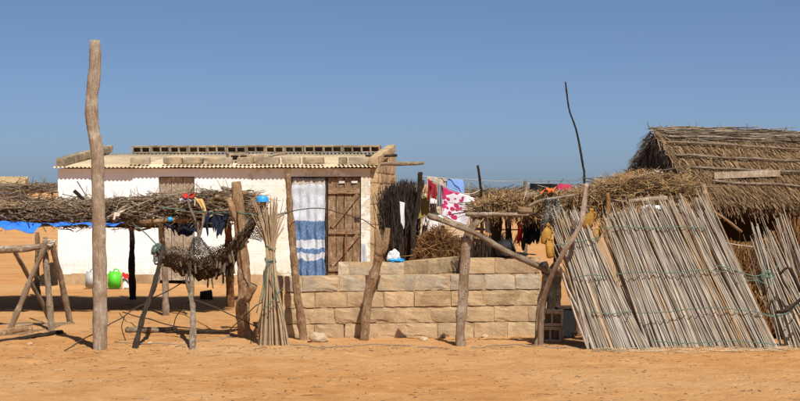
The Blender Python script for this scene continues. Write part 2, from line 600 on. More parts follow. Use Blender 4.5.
def log_into(mb, pts, r0, r1, n=None, seg=10, wander=0.018, wob=0.10, knots=0.30):
    L = sum((pts[i + 1] - pts[i]).length for i in range(len(pts) - 1))
    n = n or max(4, int(L / 0.045))
    sp = spline(pts, n) if len(pts) > 2 else [pts[0].lerp(pts[1], k / n) for k in range(n + 1)]
    off = Vector((U(0, 50), U(0, 50), U(0, 50)))
    out, rad = [], []
    for i, p in enumerate(sp):
        nv = noise.noise_vector(p * 2.3 + off) * wander
        out.append(p + nv)
        r = r0 + (r1 - r0) * i / n
        r *= 1 + knots * noise.noise(p * 6 + off)
        if i == 0 or i == n:
            r *= 0.9
        rad.append(r)
    mb.tube(out, rad, seg, wob)


def log(name, pts, r0, r1, mat, parent=None, **kw):
    mb = MB()
    log_into(mb, pts, r0, r1, **kw)
    base = pts[0] if pts[0].z < pts[-1].z else pts[-1]
    return mb.build(name, mat, parent, base, smooth=True, fixwrap=True)


def post(name, label, cat, pts, r0, r1, mat, group=None, **kw):
    """a post listed from the ground up; its foot is sunk in the sand"""
    pts = list(pts)
    d = (pts[0] - pts[1]).normalized()
    pts[0] = pts[0] + d * 0.10
    o = log(name, pts, r0, r1, mat, None, **kw)
    return tag(o, label, cat, group)


def cord_into(mb, pts, r=0.006, n=None, seg=5, sag=0.0, wander=0.0):
    L = sum((pts[i + 1] - pts[i]).length for i in range(len(pts) - 1))
    n = n or max(6, int(L / 0.08))
    sp = spline(pts, n) if len(pts) > 2 else [pts[0].lerp(pts[1], k / n) - Vector((0, 0, sag * 4 * (k / n) * (1 - k / n))) for k in range(n + 1)]
    off = Vector((U(0, 50), U(0, 50), U(0, 50)))
    sp = [p + noise.noise_vector(p * 4 + off) * wander for p in sp]
    mb.tube(sp, [r] * len(sp), seg, 0.05)


def cord(name, pts, r=0.006, mat='wire', parent=None, sag=0.0, wander=0.0, n=None):
    mb = MB()
    cord_into(mb, pts, r, n, 5, sag, wander)
    return mb.build(name, mat, parent, pts[0], smooth=True)


def cloth(name, tl, tr, br, bl, mat, parent=None, nu=22, nv=22, amp=0.04, waves=4, sag=0.0, rag=0.0, thick=0.006, base=None, seed=0, crumple=0.02):
    mb = MB()
    nrm = (tr - tl).cross(bl - tl).normalized()
    if nrm.y > 0:
        nrm = -nrm
    ph = U(0, 6)
    off = Vector((U(0, 40), U(0, 40), U(0, 40)))
    for j in range(nv + 1):
        v = j / nv
        for i in range(nu + 1):
            u = i / nu
            p = tl.lerp(tr, u).lerp(bl.lerp(br, u), v)
            if rag and v > 0.5:
                k = noise.noise(Vector((u * 9, seed, 0)) + off)
                p += (tl.lerp(tr, u) - bl.lerp(br, u)) * (rag * (v - 0.5) * 2 * max(0, k + 0.25))
            a = amp * (0.35 + 0.65 * v)
            p += nrm * (math.sin(u * waves * 2 * PI + ph + 1.3 * math.sin(v * 2.0)) * a * (0.7 + 0.5 * noise.noise(Vector((u * 3, v * 2, 1)) + off)))
            p += noise.noise_vector(p * 5 + off) * crumple
            p.z -= sag * 4 * u * (1 - u)
            mb.vert(p, (u, 1 - v))
    w = nu + 1
    for j in range(nv):
        for i in range(nu):
            mb.f.append((j * w + i, j * w + i + 1, (j + 1) * w + i + 1, (j + 1) * w + i))
    o = mb.build(name, mat, parent, base if base is not None else tl, smooth=True)
    sm = o.modifiers.new("thickness", 'SOLIDIFY')
    sm.thickness = thick
    return o


def copy_obj(o, parent=None, loc=None):
    c = o.copy()
    COL.objects.link(c)
    c.parent = parent
    if loc is not None:
        c.location = loc
    for k in ('label', 'category', 'group'):
        if k in c:
            del c[k]
    return c


ORD = ['first', 'second', 'third', 'fourth', 'fifth', 'sixth', 'seventh', 'eighth', 'ninth', 'tenth', 'eleventh', 'twelfth', 'thirteenth', 'fourteenth', 'fifteenth', 'sixteenth']


# ------------------------------------------------------------------ ground
FEET = []
for _k in range(620):
    _y = 13.2 + 9.0 * random.random()
    FEET.append((U(-.24, .24) * _y, _y, U(-.5, .5), U(.045, .075), U(.08, .12), U(.006, .018)))
FGRID = {}
for _f in FEET:
    for _i in (-1, 0, 1):
        for _j in (-1, 0, 1):
            FGRID.setdefault((int(_f[0] // .5) + _i, int(_f[1] // .5) + _j), []).append(_f)


def gz(x, y):
    if y > 60:
        return 0.0
    k = 1.0 if y < 30 else max(0.0, (60 - y) / 30)
    p = Vector((x, y, 0))
    z = 0.030 * noise.noise(p * 0.55) + 0.020 * noise.noise(p * 1.7 + Vector((5, 3, 1)))
    if y < 23.5:
        z += 0.009 * noise.noise(p * 4.2 + Vector((1, 9, 2)))
        z += 0.007 * noise.noise(p * 9) + 0.004 * noise.noise(p * 19)
        for fx, fy, a, w, l, d in FGRID.get((int(x // .5), int(y // .5)), ()):
            dx, dy = x - fx, y - fy
            if abs(dx) < .3 and abs(dy) < .3:
                u, v = dx * math.cos(a) + dy * math.sin(a), -dx * math.sin(a) + dy * math.cos(a)
                q = (u / l) ** 2 + (v / w) ** 2
                if q < 4:
                    z += d * (.45 * math.exp(-((math.sqrt(q) - 1.35) ** 2) * 9) - math.exp(-q * 1.6))
    return z * k


def axis(fine0, fine1, step, far0, far1, g=1.35):
    a = [fine0 + i * step for i in range(int((fine1 - fine0) / step) + 1)]
    s, x = step, a[-1]
    while x < far1:
        s *= g
        x += s
        a.append(x)
    s, x = step, a[0]
    lo = []
    while x > far0:
        s *= g
        x -= s
        lo.append(x)
    return lo[::-1] + a


xs = axis(-6.2, 6.2, 0.04, -9000, 9000, 1.4)
ys = [-60, -20, -5, 2, 6, 9, 11, 12, 12.6] + [13 + 0.04 * i for i in range(235)]
y = ys[-1]
st = 0.06
while y < 12000:
    st = min(st * 1.06, 0.4) if y < 45 else st * 1.3
    y += st
    ys.append(y)
gv = [(x, y, gz(x, y)) for y in ys for x in xs]
W = len(xs)
gf = [(j * W + i, j * W + i + 1, (j + 1) * W + i + 1, (j + 1) * W + i) for j in range(len(ys) - 1) for i in range(W - 1)]
gm = bpy.data.meshes.new("sand_ground")
gm.from_pydata(gv, [], gf)
gm.polygons.foreach_set("use_smooth", [True] * len(gm.polygons))
gm.materials.append(M['sand'])
ground = bpy.data.objects.new("sand_ground", gm)
COL.objects.link(ground)
struct(ground)


def gpz(px, py):
    p = gp(px, py)
    p.z = gz(p.x, p.y)
    return p


# ------------------------------------------------------------------ blocks and block walls
def block_mesh(name, sx, sy, sz, bev=0.014, jit=0.005):
    """worn block: a gridded box with rounded, chipped edges"""
    bm = bmesh.new()
    bmesh.ops.create_cube(bm, size=1.0)
    bmesh.ops.subdivide_edges(bm, edges=list(bm.edges), cuts=3, use_grid_fill=True)
    off = Vector((U(0, 99), U(0, 99), U(0, 99)))
    for v in bm.verts:
        p = Vector((v.co.x * sx, v.co.y * sy, v.co.z * sz))
        near = sum(1 for a, b in ((v.co.x, 1), (v.co.y, 1), (v.co.z, 1)) if abs(a) > 0.49)
        w = noise.noise(p * 9 + off)
        if near >= 2:
            k = bev * (0.5 + max(0, w) * 3.2) * (1.3 if near == 3 else 1)
            p -= Vector((math.copysign(k, p.x) if abs(v.co.x) > .49 else 0, math.copysign(k, p.y) if abs(v.co.y) > .49 else 0, math.copysign(k, p.z) if abs(v.co.z) > .49 else 0)) * 0.7
        p += noise.noise_vector(p * 14 + off) * jit
        v.co = p
    me = bpy.data.meshes.new(name)
    bm.to_mesh(me)
    bm.free()
    return me


BLK = {}


def block_variants(mat, sy, sz, k=7):
    key = (mat, sy, sz)
    if key not in BLK:
        BLK[key] = []
        for i in range(k):
            me = block_mesh("block", 0.40, sy, sz, U(0.004, 0.012), 0.0055)
            me.materials.append(M[mat])
            BLK[key].append(me)
    return BLK[key]


def put_block(parent, mat, c, length, sy=0.16, sz=0.172, rz=0.0, name="block"):
    """c in world coordinates"""
    me = random.choice(block_variants(mat, sy, sz))
    o = bpy.data.objects.new(name, me)
    COL.objects.link(o)
    o.scale = (length / 0.40, 1, 1)
    o.rotation_euler = (U(-0.012, 0.012), U(-0.012, 0.012), rz + U(-0.012, 0.012) + (PI if random.random() < .5 else 0))
    if parent is not None:
        o.parent = parent
        o.location = Vector(c) - parent_world(parent)
    else:
        o.location = c
    return o


def block_wall(root, p0, p1, courses, mats, h=0.186, tilt=0.0, thick=0.16, blen=0.40, z0=-0.03, mortar=True, rows_x=None):
    """running bond from p0 to p1 (ground points); rows_x may cut a course to (start, end) fractions"""
    d = (p1 - p0)
    L = d.length
    d.normalize()
    rz = math.atan2(d.y, d.x)
    for r in range(courses):
        z = z0 + h * (r + 0.5)
        a, b = (0, L) if not rows_x or r not in rows_x else rows_x[r]
        x = a - (blen * 0.5 if r % 2 else 0.0)
        while x < b - 0.05:
            ln = blen * U(0.86, 1.12)
            s, e = max(x, a), min(x + ln, b)
            if b - e < 0.09:
                e = b
            if e - s > 0.07:
                mt = mats[r] if isinstance(mats[r], str) else random.choice(mats[r])
                c = p0 + d * ((s + e) / 2) + Vector((0, 0, z + tilt * (s + e) / 2))
                c += Vector((d.y, -d.x, 0)) * U(-0.008, 0.010)
                put_block(root, mt, c, e - s - U(0.004, 0.014), thick, h - 0.006, rz)
            x += ln
        if mortar:
            mb = MB()
            n = max(2, int((b - a) / 0.07))
            for k in range(n):
                s0, s1 = a + (b - a) * k / n, a + (b - a) * (k + 1) / n
                q = p0 + d * ((s0 + s1) / 2)
                mb.box(q + Vector((0, 0, z + tilt * (s0 + s1) / 2)), ((b - a) / n + 0.002 - 0.03 * (k in (0, n - 1)), thick - U(0.010, 0.040) - (.05 if random.random() < .06 else 0), h - 0.004), Matrix.Rotation(rz, 3, 'Z'))
            mb.build("mortar", 'mortar', root, p0)


# front courtyard wall
Yw = gY(338)
wl = Vector((m(284 - 400, Yw), Yw + 0.09, 0))
wr = Vector((m(541 - 400, Yw), Yw + 0.09, 0))
LW = (wr - wl).length
cw = thing("courtyard_wall", "low tan and grey block wall in front of the white house", "wall", wl)
up0 = LW * (463 - 284) / (541 - 284)
block_wall(cw, wl, wr, 5, [['block_tan'], ['block_tan', 'block_tan', 'block_tan'], ['block_tan', 'block_tan', 'mortar'], ['block_grey'], ['block_tan', 'block_pale']],
           0.187, 0.012, rows_x={4: (up0, LW)})
# its return at the left end, going back
rl = wl + Vector((-0.10, 0.10, 0))
block_wall(cw, rl, rl + Vector((-0.22, 1.9, 0)), 4, [['block_tan'], ['block_tan'], ['block_tan'], ['block_grey']], 0.187)

# inner courtyard wall, behind
iw0, iw1 = at(338, 250, 23.5), at(404.5, 250, 23.5)
iw0.z = iw1.z = 0
iw = thing("inner_wall", "short pale block wall in the courtyard behind the front wall", "wall", iw0)
block_wall(iw, iw0, iw1, 4, [['block_pale']] * 4, 0.205)
sw0, sw1 = Vector((0.10, 23.75, 0)), Vector((0.85, 25.5, 0))
sw = thing("side_wall", "shaded block wall running back beneath the straw heap", "wall", sw0)
block_wall(sw, sw0, sw1, 4, [['block_tan']] * 4, 0.205)

# unfinished block building behind the washing
fw0, fw1 = at(396, 200, 40.0), at(470, 200, 40.0)
fw0.z = fw1.z = 0
fw = thing("unfinished_wall", "bare block wall behind the washing line", "wall", fw0)
block_wall(fw, fw0, fw1, 10, [['block_tan', 'block_pale']] * 10, 0.19, rows_x={9: (0.0, 1.1)})

# ------------------------------------------------------------------ white house
HL = Vector((-6.32, 33.25, 0))
HYAW = R(-5.2)
HD = Vector((math.cos(HYAW), math.sin(HYAW), 0))      # along the front, to the right
HB = Vector((-math.sin(HYAW), math.cos(HYAW), 0))     # to the back
HRM = Matrix.Rotation(HYAW, 3, 'Z')
HW, HDP = 5.86, 3.4
EAVE, BACK = 2.13, 2.44
house = thing("white_house", "whitewashed single storey house with corrugated roof and two doorways", "house", HL)
house.rotation_euler = (0, 0, HYAW)


def hp(x, y, z):
    return HL + HD * x + HB * y + Vector((0, 0, z))


def hx(px, y=0.0):
    """distance along the front for a photo column"""
    k = (px - 400) / F
    # X = HL.x + HD.x s ; Y = HL.y + HD.y s
    return (k * HL.y - HL.x) / (HD.x - k * HD.y)


def hbuild(mb, name, mat, parent=None, smooth=False):
    """mesh in house coordinates"""
    o = mb.build(name, mat, None, None, smooth)
    o.parent = parent or house
    return o


d1a, d1b = hx(158.5), hx(194.5)
d2a, d2b = hx(291), hx(361)
DZ = 1.98
mb = MB()
TW = 0.18
for a, b, z0, z1 in ((0, d1a, -0.05, EAVE), (d1a, d1b, DZ, EAVE), (d1b, d2a, -0.05, EAVE), (d2a, d2b, DZ, EAVE), (d2b, HW - 0.06, -0.05, EAVE)):
    nx = max(1, int((b - a) / 0.35))
    for k in range(nx):
        s, e = a + (b - a) * k / nx, a + (b - a) * (k + 1) / nx
        mb.box(((s + e) / 2, TW / 2, (z0 + z1) / 2), (e - s, TW, z1 - z0))
hbuild(mb, "front_wall", 'plaster')
mb = MB()
for k in range(12):
    yy = TW + (HDP - TW) * (k + .5) / 12
    zz = EAVE + (BACK - EAVE) * yy / HDP - .02
    mb.box((TW / 2 + .002, yy, zz / 2), (TW, (HDP - TW) / 12, zz))
mb.box((HW / 2, HDP + 0.09, BACK / 2), (HW, TW, BACK))
hbuild(mb, "rear_walls", 'plaster')
# footing under the whitewash
for a, b in ((0, d1a), (d1b, d2a), (d2b, HW)):
    mb = MB()
    n = max(2, int((b - a) / 0.25))
    for k in range(n):
        s, e = a + (b - a) * k / n, a + (b - a) * (k + 1) / n
        mb.box(((s + e) / 2, -0.03, 0.06), (e - s + 0.004, 0.07 + U(-0.012, 0.012), 0.26 + U(-0.03, 0.03)))
    hbuild(mb, "footing", 'mortar')
# bare block end wall on the right, every block its own
sx = HW - 0.06
for r in range(13):
    z = -0.04 + 0.19 * (r + 0.5)
    top_at = lambda yy: EAVE + (BACK - EAVE) * yy / HDP + 0.12
    y0 = 0.02 if r % 2 else 0.0
    y = y0 - (0.20 if r % 2 else 0)
    while y < HDP + 0.18:
        ln = 0.41
        s, e = max(y, y0), min(y + ln, HDP + (0.30 if r % 2 and r < 11 else 0.16))
        if e - s > 0.08 and z + 0.09 < top_at((s + e) / 2):
            me = random.choice(block_variants('block_tan', 0.17, 0.178))
            o = bpy.data.objects.new("block", me)
            COL.objects.link(o)
            o.parent = house
            o.scale = ((e - s - 0.012) / 0.40, 1, 1)
            o.rotation_euler = (0, 0, PI / 2 + U(-0.01, 0.01))
            o.location = (sx + 0.06 + U(-0.004, 0.012), (s + e) / 2, z)
        y += ln
mb = MB()
mb.box((sx + 0.06, HDP / 2, 1.05), (0.13, HDP - 0.04, 2.15))
hbuild(mb, "mortar", 'mortar')
# sloping gable tops
for gx, mt in ((sx + 0.06, 'block_tan'), (0.06, 'block_brown')):
    n = 8
    for k in range(n):
        yy = -0.04 + (HDP + 0.2) * (k + 0.5) / n
        me = random.choice(block_variants(mt, 0.17, 0.15))
        o = bpy.data.objects.new("coping_block", me)
        COL.objects.link(o)
        o.parent = house
        o.scale = ((HDP + 0.2) / n * 0.985 / 0.40, 1, 1)
        o.rotation_euler = (0, -math.atan2(BACK - EAVE, HDP), PI / 2 + U(-0.02, 0.02))
        o.location = (gx + U(-0.015, 0.015), yy, EAVE + (BACK - EAVE) * yy / HDP + 0.125 + U(-0.008, 0.008))

# corrugated sheets
nsh = 8
ov = 0.155
shw = (HW + 0.06) / nsh
slope = (BACK - EAVE) / HDP
for k in range(nsh):
    mb = MB()
    x0, x1 = -0.05 + shw * k, -0.05 + shw * (k + 1) + 0.05
    nw = int((x1 - x0) / 0.0125)
    rows = [(-ov + U(-0.02, 0.03)), 0.6, 1.4, 2.2, HDP - 0.02]
    lift = 0.004 * (k % 2) + 0.003
    for j, yy in enumerate(rows):
        for i in range(nw + 1):
            x = x0 + (x1 - x0) * i / nw
            mb.vert((x, yy, EAVE + 0.035 + slope * yy + 0.013 * math.sin(x / 0.076 * 2 * PI) + lift + 0.012 * noise.noise(Vector((x * 1.5, yy * 2, k)))), (x, yy))
    w = nw + 1
    for j in range(len(rows) - 1):
        for i in range(nw):
            mb.f.append((j * w + i, j * w + i + 1, (j + 1) * w + i + 1, (j + 1) * w + i))
    o = hbuild(mb, "roof_sheet", 'sheet', smooth=True)
    sm = o.modifiers.new("thickness", 'SOLIDIFY')
    sm.thickness = 0.004
# rafters
mb = MB()
for k in range(2):
    mb.box((HW / 2, 0.10 + 3.2 * k, EAVE - 0.0 + slope * (0.1 + 3.2 * k) - 0.02), (HW - 0.3, 0.08, 0.06))
hbuild(mb, "wall_plate", 'wood_grey')
# projecting timber at the right end
o = log("projecting_beam", [hp(HW - 0.6, 0.5, 2.215) - HL, hp(HW + 0.88, 0.42, 2.225) - HL], 0.036, 0.034, 'wood_grey', None, wob=0.03)
# rectangular looking: keep as round timber in house space
o.parent = house
o.location = HRM.inverted() @ o.location
o.rotation_euler = (0, 0, -HYAW)
o = log("beam_end", [hp(HW - 0.3, 1.3, 2.38) - HL, hp(HW + 0.32, 1.3, 2.385) - HL], 0.028, 0.026, 'wood_dark', None)
o.parent = house
o.location = HRM.inverted() @ o.location
o.rotation_euler = (0, 0, -HYAW)


def slab_into(mb, x0, x1, y, z0, z1, th, n=5, jit=0.003):
    """vertical board with slightly uneven edges, in local coordinates"""
    rows = []
    for k in range(n + 1):
        z = z0 + (z1 - z0) * k / n
        a, b = U(-jit, jit), U(-jit, jit)
        rows.append([mb.vert((x0 + a, y, z), (0, z)), mb.vert((x1 + b, y, z), (x1 - x0, z)),
                     mb.vert((x1 + b, y + th, z), (x1 - x0 + th, z)), mb.vert((x0 + a, y + th, z), (2 * (x1 - x0), z))])
    for k in range(n):
        for i in range(4):
            j = (i + 1) % 4
            mb.f.append((rows[k][i], rows[k][j], rows[k + 1][j], rows[k + 1][i]))
    mb.f.append(tuple(rows[0][::-1]))
    mb.f.append(tuple(rows[-1]))


def bar_into(mb, p, q, w, th):
    """flat bar lying in the door plane from p to q"""
    p, q = Vector(p), Vector(q)
    d = (q - p).normalized()
    s = Vector((0, 1, 0)).cross(d).normalized() * (w / 2)
    y = Vector((0, th, 0))
    L = (q - p).length
    i = len(mb.v)
    for pt, uv in ((p - s, (0, 0)), (p + s, (w, 0)), (q + s, (w, L)), (q - s, (0, L))):
        mb.vert(pt, uv)
    for pt, uv in ((p - s + y, (0, 0)), (p + s + y, (w, 0)), (q + s + y, (w, L)), (q - s + y, (0, L))):
        mb.vert(pt, uv)
    for f in ((0, 1, 2, 3), (4, 7, 6, 5), (0, 4, 5, 1), (1, 5, 6, 2), (2, 6, 7, 3), (3, 7, 4, 0)):
        mb.f.append(tuple(i + k for k in f))


def door(x0, x1, y, z0, z1, n, mat, rails, braces, label=None):
    e = bpy.data.objects.new("door", None)
    COL.objects.link(e)
    e.parent = house
    e.location = (x0, y, 0)
    if label:
        e['label'] = label
    w = (x1 - x0) / n
    for k in range(n):
        mb = MB()
        slab_into(mb, w * k + 0.006, w * (k + 1) - 0.006, U(-0.004, 0.004), z0 + U(0, 0.02), z1 - U(0, 0.012), 0.028)
        o = mb.build("plank", mat, None)
        o.parent = e
    for (a, b, wd) in rails + braces:
        mb = MB()
        bar_into(mb, (a[0] * (x1 - x0), -0.032, a[1]), (b[0] * (x1 - x0), -0.032, b[1]), wd, 0.026 if (a, b, wd) in rails else 0.022)
        o = mb.build("door_rail" if (a, b, wd) in rails else "door_brace", mat, None)
        o.parent = e
    return e


door(d1a + 0.01, d1b - 0.01, 0.07, 0.06, DZ - 0.005, 3, 'plank_grey', [], [], "grey weathered plank door")
dm = hx(327.5)
door(dm, d2b - 0.015, 0.055, 0.10, DZ - 0.01, 4, 'plank_brown',
     [((0.02, 1.72), (0.98, 1.72), 0.10), ((0.02, 0.98), (0.98, 0.98), 0.09), ((0.02, 0.30), (0.98, 0.30), 0.09)],
     [((0.12, 1.06), (0.93, 1.66), 0.075), ((0.12, 0.36), (0.93, 0.92), 0.075)], "brown plank door with cross rails and diagonal braces")
# door frame strips
mb = MB()
slab_into(mb, dm - 0.045, dm - 0.004, 0.03, 0.0, DZ, 0.06)
hbuild(mb, "door_post", 'wood_dark')
mb = MB()
bar_into(mb, (d2a + 0.005, 0.02, DZ + 0.015), (d2b + 0.03, 0.02, DZ + 0.015), 0.05, 0.06)
hbuild(mb, "lintel", 'wood_dark')
for px in (341.5, 354):
    mb = MB()
    mb.box((hx(px), 0.035, DZ - 0.10), (0.105, 0.012, 0.035), jit=0.006)
    hbuild(mb, "paper_strip", 'white_plastic')
# curtain
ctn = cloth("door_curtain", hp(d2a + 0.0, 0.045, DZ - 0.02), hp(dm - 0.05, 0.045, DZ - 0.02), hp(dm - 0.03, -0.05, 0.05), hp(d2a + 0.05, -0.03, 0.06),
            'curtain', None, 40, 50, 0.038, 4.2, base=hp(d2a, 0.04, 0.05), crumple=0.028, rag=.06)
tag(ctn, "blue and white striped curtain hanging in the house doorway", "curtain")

# loose blocks weighting the roof
ROOFZ = lambda yy: EAVE + 0.05 + slope * yy


def hollow_block_mesh():
    mb = MB()
    L, Dp, Hh = 0.40, 0.19, 0.145
    mb.box((0, 0, Hh - 0.014), (L, Dp, 0.028), jit=0.002)
    mb.box((0, 0, 0.014), (L, Dp, 0.028), jit=0.002)
    for x in (-L / 2 + 0.016, 0, L / 2 - 0.016):
        mb.box((x, 0, Hh / 2), (0.032, Dp - 0.002, Hh - 0.056))
    mb.box((0, Dp / 2 - 0.015, Hh / 2), (L - 0.064, 0.026, Hh - 0.056))
    me = bpy.data.meshes.new("roof_block")
    me.from_pydata(mb.v, [], mb.f)
    me.materials.append(M['block_brown'])
    return me


hbm = hollow_block_mesh()


def top_block(me, x, y, yaw, label, group, name="roof_block", sx=1.0, zoff=0.0, roll=None):
    o = bpy.data.objects.new(name, me)
    COL.objects.link(o)
    o.location = hp(x, y, ROOFZ(y) + zoff)
    o.rotation_euler = (math.atan(slope), 0, HYAW + yaw)
    o.scale.x = sx
    return tag(o, label, "block", group)


nb = 13
xa, xb = 0.62, HW - 0.18
for k in range(nb):
    x = xa + (xb - xa) * (k + 0.5) / nb + U(-0.012, 0.012)
    top_block(hbm, x, HDP - 0.16 + U(-.03, .03), U(-0.06, 0.06), "hollow block in the back row on the house roof, %s from the left" % ORD[k], "hollow blocks along the back of the house roof", zoff=0.014 + U(-.006, .004), sx=U(0.94, 1.0))
for k, (pa, pb) in enumerate(((129, 148), (162, 181), (182, 201), (202, 231), (236, 252), (254, 278), (281, 299), (302, 323), (338, 346), (348, 372))):
    a, b = hx(pa), hx(pb)
    me = block_variants('block_brown' if k % 3 else 'block_grey', 0.17, 0.125)[k % 7]
    lab = "grey block weighting the roof just above the front eave, %s from the left" % ORD[k]
    yy = 0.16 + U(-0.02, 0.02)
    top_block(me, (a + b) / 2, yy, U(-0.04, 0.04), lab, "grey blocks along the front eave of the house roof", sx=(b - a) / 0.40, zoff=0.080)
a, b = hx(325), hx(336)
o = top_block(hbm, (hx(379) + hx(360)) / 2 - 2.6, 0.95, 0.5, "hollow block lying askew in the middle of the house roof", "loose blocks in the middle of the house roof", zoff=0.014)
o = top_block(block_variants('block_pale', 0.17, 0.145)[1], hx(251), 0.75, -0.45, "pale block lying askew in the middle of the house roof", "loose blocks in the middle of the house roof", zoff=0.094)
log_o = log("roof_pole", [hp(hx(243), 1.5, ROOFZ(1.5) + 0.05), hp(hx(266), 2.2, ROOFZ(2.2) + 0.07)], 0.03, 0.025, 'wood_pale')
tag(log_o, "short pale stick lying on the house roof between the blocks", "stick")


# ------------------------------------------------------------------ brush, straw and reed helpers
def stick_into(mb, p, d, L, r, seg=4, bend=0.06):
    d = d.normalized()
    k = Vector((U(-1, 1), U(-1, 1), U(-1, 1))) * (bend * L)
    mb.tube([p, p + d * (L * .5) + k, p + d * L], [r, r * 0.85, r * 0.5], seg, 0.1)


def mound_core(mb, x0, x1, y0, y1, zb, zt, nx=26, ny=12, rough=0.06):
    """closed lumpy slab; zb(x), zt(x,v) give under and upper side"""
    off = Vector((U(0, 40), U(0, 40), 0))
    top, bot = [], []
    for j in range(ny + 1):
        v = j / ny
        for i in range(nx + 1):
            u = i / nx
            x, y = x0 + (x1 - x0) * u, y0 + (y1 - y0) * v
            e = min(1, 6 * u, 6 * (1 - u), 5 * v + .12, 5 * (1 - v) + .12)
            z0, z1 = zb(x), zt(x, v)
            z1 = z0 + 0.03 + (z1 - z0) * (0.35 + 0.65 * e) + rough * noise.noise(Vector((x * 3, y * 3, 0)) + off)
            yy = y + 0.08 * noise.noise(Vector((x * 4, y * 2, 7)) + off)
            top.append(mb.vert((x, yy, max(z1, z0 + 0.02))))
            bot.append(mb.vert((x, yy, z0 + 0.03 * noise.noise(Vector((x * 4, y * 4, 3)) + off))))
    w = nx + 1
    for j in range(ny):
        for i in range(nx):
            a = j * w + i
            mb.f.append((top[a], top[a + 1], top[a + w + 1], top[a + w]))
            mb.f.append((bot[a], bot[a + w], bot[a + w + 1], bot[a + 1]))
    ring = [i for i in range(nx + 1)] + [j * w + nx for j in range(1, ny + 1)] + [ny * w + i for i in range(nx - 1, -1, -1)] + [j * w for j in range(ny - 1, 0, -1)]
    for k in range(len(ring)):
        a, b = ring[k], ring[(k + 1) % len(ring)]
        mb.f.append((bot[a], bot[b], top[b], top[a]))


def interp(tab, x):
    if x <= tab[0][0]:
        return tab[0][1]
    for (a, va), (b, vb) in zip(tab, tab[1:]):
        if x <= b:
            return va + (vb - va) * (x - a) / (b - a)
    return tab[-1][1]


REEDS = []
for k in range(7):
    mb = MB()
    r = 1.0
    pts = [Vector((0, 0, 0)), Vector((U(-.012, .012), U(-.012, .012), 0.35)), Vector((U(-.02, .02), U(-.02, .02), 0.7)), Vector((U(-.015, .015), U(-.02, .02), 1.0))]
    mb.tube(pts, [0.0105, 0.0100, 0.0085, 0.006], 5, 0.08)
    me = bpy.data.meshes.new("reed")
    me.from_pydata(mb.v, [], mb.f)
    me.materials.append(M['reed'])
    REEDS.append(me)


def put_reed(parent, a, b, thick=1.0, name="reed"):
    o = bpy.data.objects.new(name, random.choice(REEDS))
    COL.objects.link(o)
    d = b - a
    o.rotation_mode = 'QUATERNION'
    o.rotation_quaternion = d.to_track_quat('Z', 'Y') @ Matrix.Rotation(U(0, 6.28), 3, 'Z').to_quaternion()
    o.scale = (thick, thick, d.length)
    o.parent = parent
    o.location = a - parent_world(parent)
    return o


# ------------------------------------------------------------------ far background
def far_hut():
    Y = 130.0
    e = thing("straw_hut", "pale straw roofed hut on the far sand behind the brush shelter", "hut", at(0, 200, Y) * Vector((1, 1, 0)) if False else Vector((at(0, 200, Y).x, Y, 0)))
    x0, x1 = at(-30, 0, Y).x, at(27.5, 0, Y).x
    zr, ze = at(0, 177, Y).z, at(0, 188, Y).z
    mb = MB()
    n = 30
    P = []
    for k in range(n + 1):
        x = x0 + (x1 - x0) * k / n
        P.append([mb.vert((x, Y - 1.8, ze + U(-.05, .05))), mb.vert((x, Y - .6, zr - .15)), mb.vert((x, Y, zr + U(-.03, .03))), mb.vert((x, Y + 1.8, ze))])
    for k in range(n):
        for i in range(3):
            mb.f.append((P[k][i], P[k + 1][i], P[k + 1][i + 1], P[k][i + 1]))
        mb.f.append((P[k][3], P[k + 1][3], P[k + 1][0], P[k][0]))
    mb.f.append(tuple(P[0][::-1]))
    mb.f.append(tuple(P[-1]))
    ro = mb.build("roof", 'thatch_far', e)
    mb = MB()
    for k in range(1500):
        x, v = U(x0, x1), U(0, 1)
        mb.blade(Vector((x, Y - 1.8 * v - .02, zr + (ze - zr) * v + 0.06)), Vector((U(-.15, .15), -.8, -.45)).normalized(), U(.3, .6), .06, Vector((0, -.4, .9)), 0, 1)
    o = mb.build("straw", 'thatch_far', e)
    o['kind'] = 'stuff'
    mb = MB()
    mb.box(((x0 + x1) / 2 - .1, Y + .3, ze / 2), (x1 - x0 - .5, 2.6, ze + .1))
    mb.build("wall", 'thatch_grey', e)


far_hut()


def far_shelter(Y, p0, p1, pt, pb, label):
    x0, x1 = at(p0, 0, Y).x, at(p1, 0, Y).x
    e = thing("far_shelter", label, "shelter", Vector((x0, Y, 0)))
    zt, zb = at(0, pt, Y).z, at(0, pb, Y).z
    mb = MB()
    mound_core(mb, x0, x1, Y - 1.2, Y + 1.5, lambda x: zb, lambda x, v: zt + 0.06 * math.sin(x * 1.7), 60, 8, 0.10)
    r = mb.build("roof", 'thatch_grey', e)
    mb = MB()
    for k in range(1800):
        x, y = U(x0, x1), U(Y - 1.3, Y + 1.2)
        stick_into(mb, Vector((x, y, U(zb + .05, zt + .05))), Vector((U(-1, 1), U(-.4, .4), U(-.12, .12))), U(.4, 1.1), U(.012, .03), 3)
    o = mb.build("brushwood", 'thatch_grey', e)
    o['kind'] = 'stuff'
    k = 0
    x = x0 + .4
    while x < x1:
        for yy in (Y - .9, Y + 1.1):
            log("post", [Vector((x + U(-.1, .1), yy, -.05)), Vector((x, yy, zb + .05))], .06, .05, 'wood_grey', e, n=4)
        x += 2.4


far_shelter(98.0, -40, 75, 185.5, 192.5, "long dark thatched shelter on posts beyond the brush shelter")
far_shelter(80.0, 462, 600, 191.5, 198.5, "low thatched shelter on the sand far behind the washing line post")
bt = cloth("blue_sheet", at(-6, 191.6, 97.0), at(22, 192.2, 97.0), at(21, 194.6, 97.0), at(-6, 194.0, 97.0), 'cloth_blue', None, 20, 4, 0.05, 5)
tag(bt, "faded blue sheet hung below the long far shelter roof", "sheet")

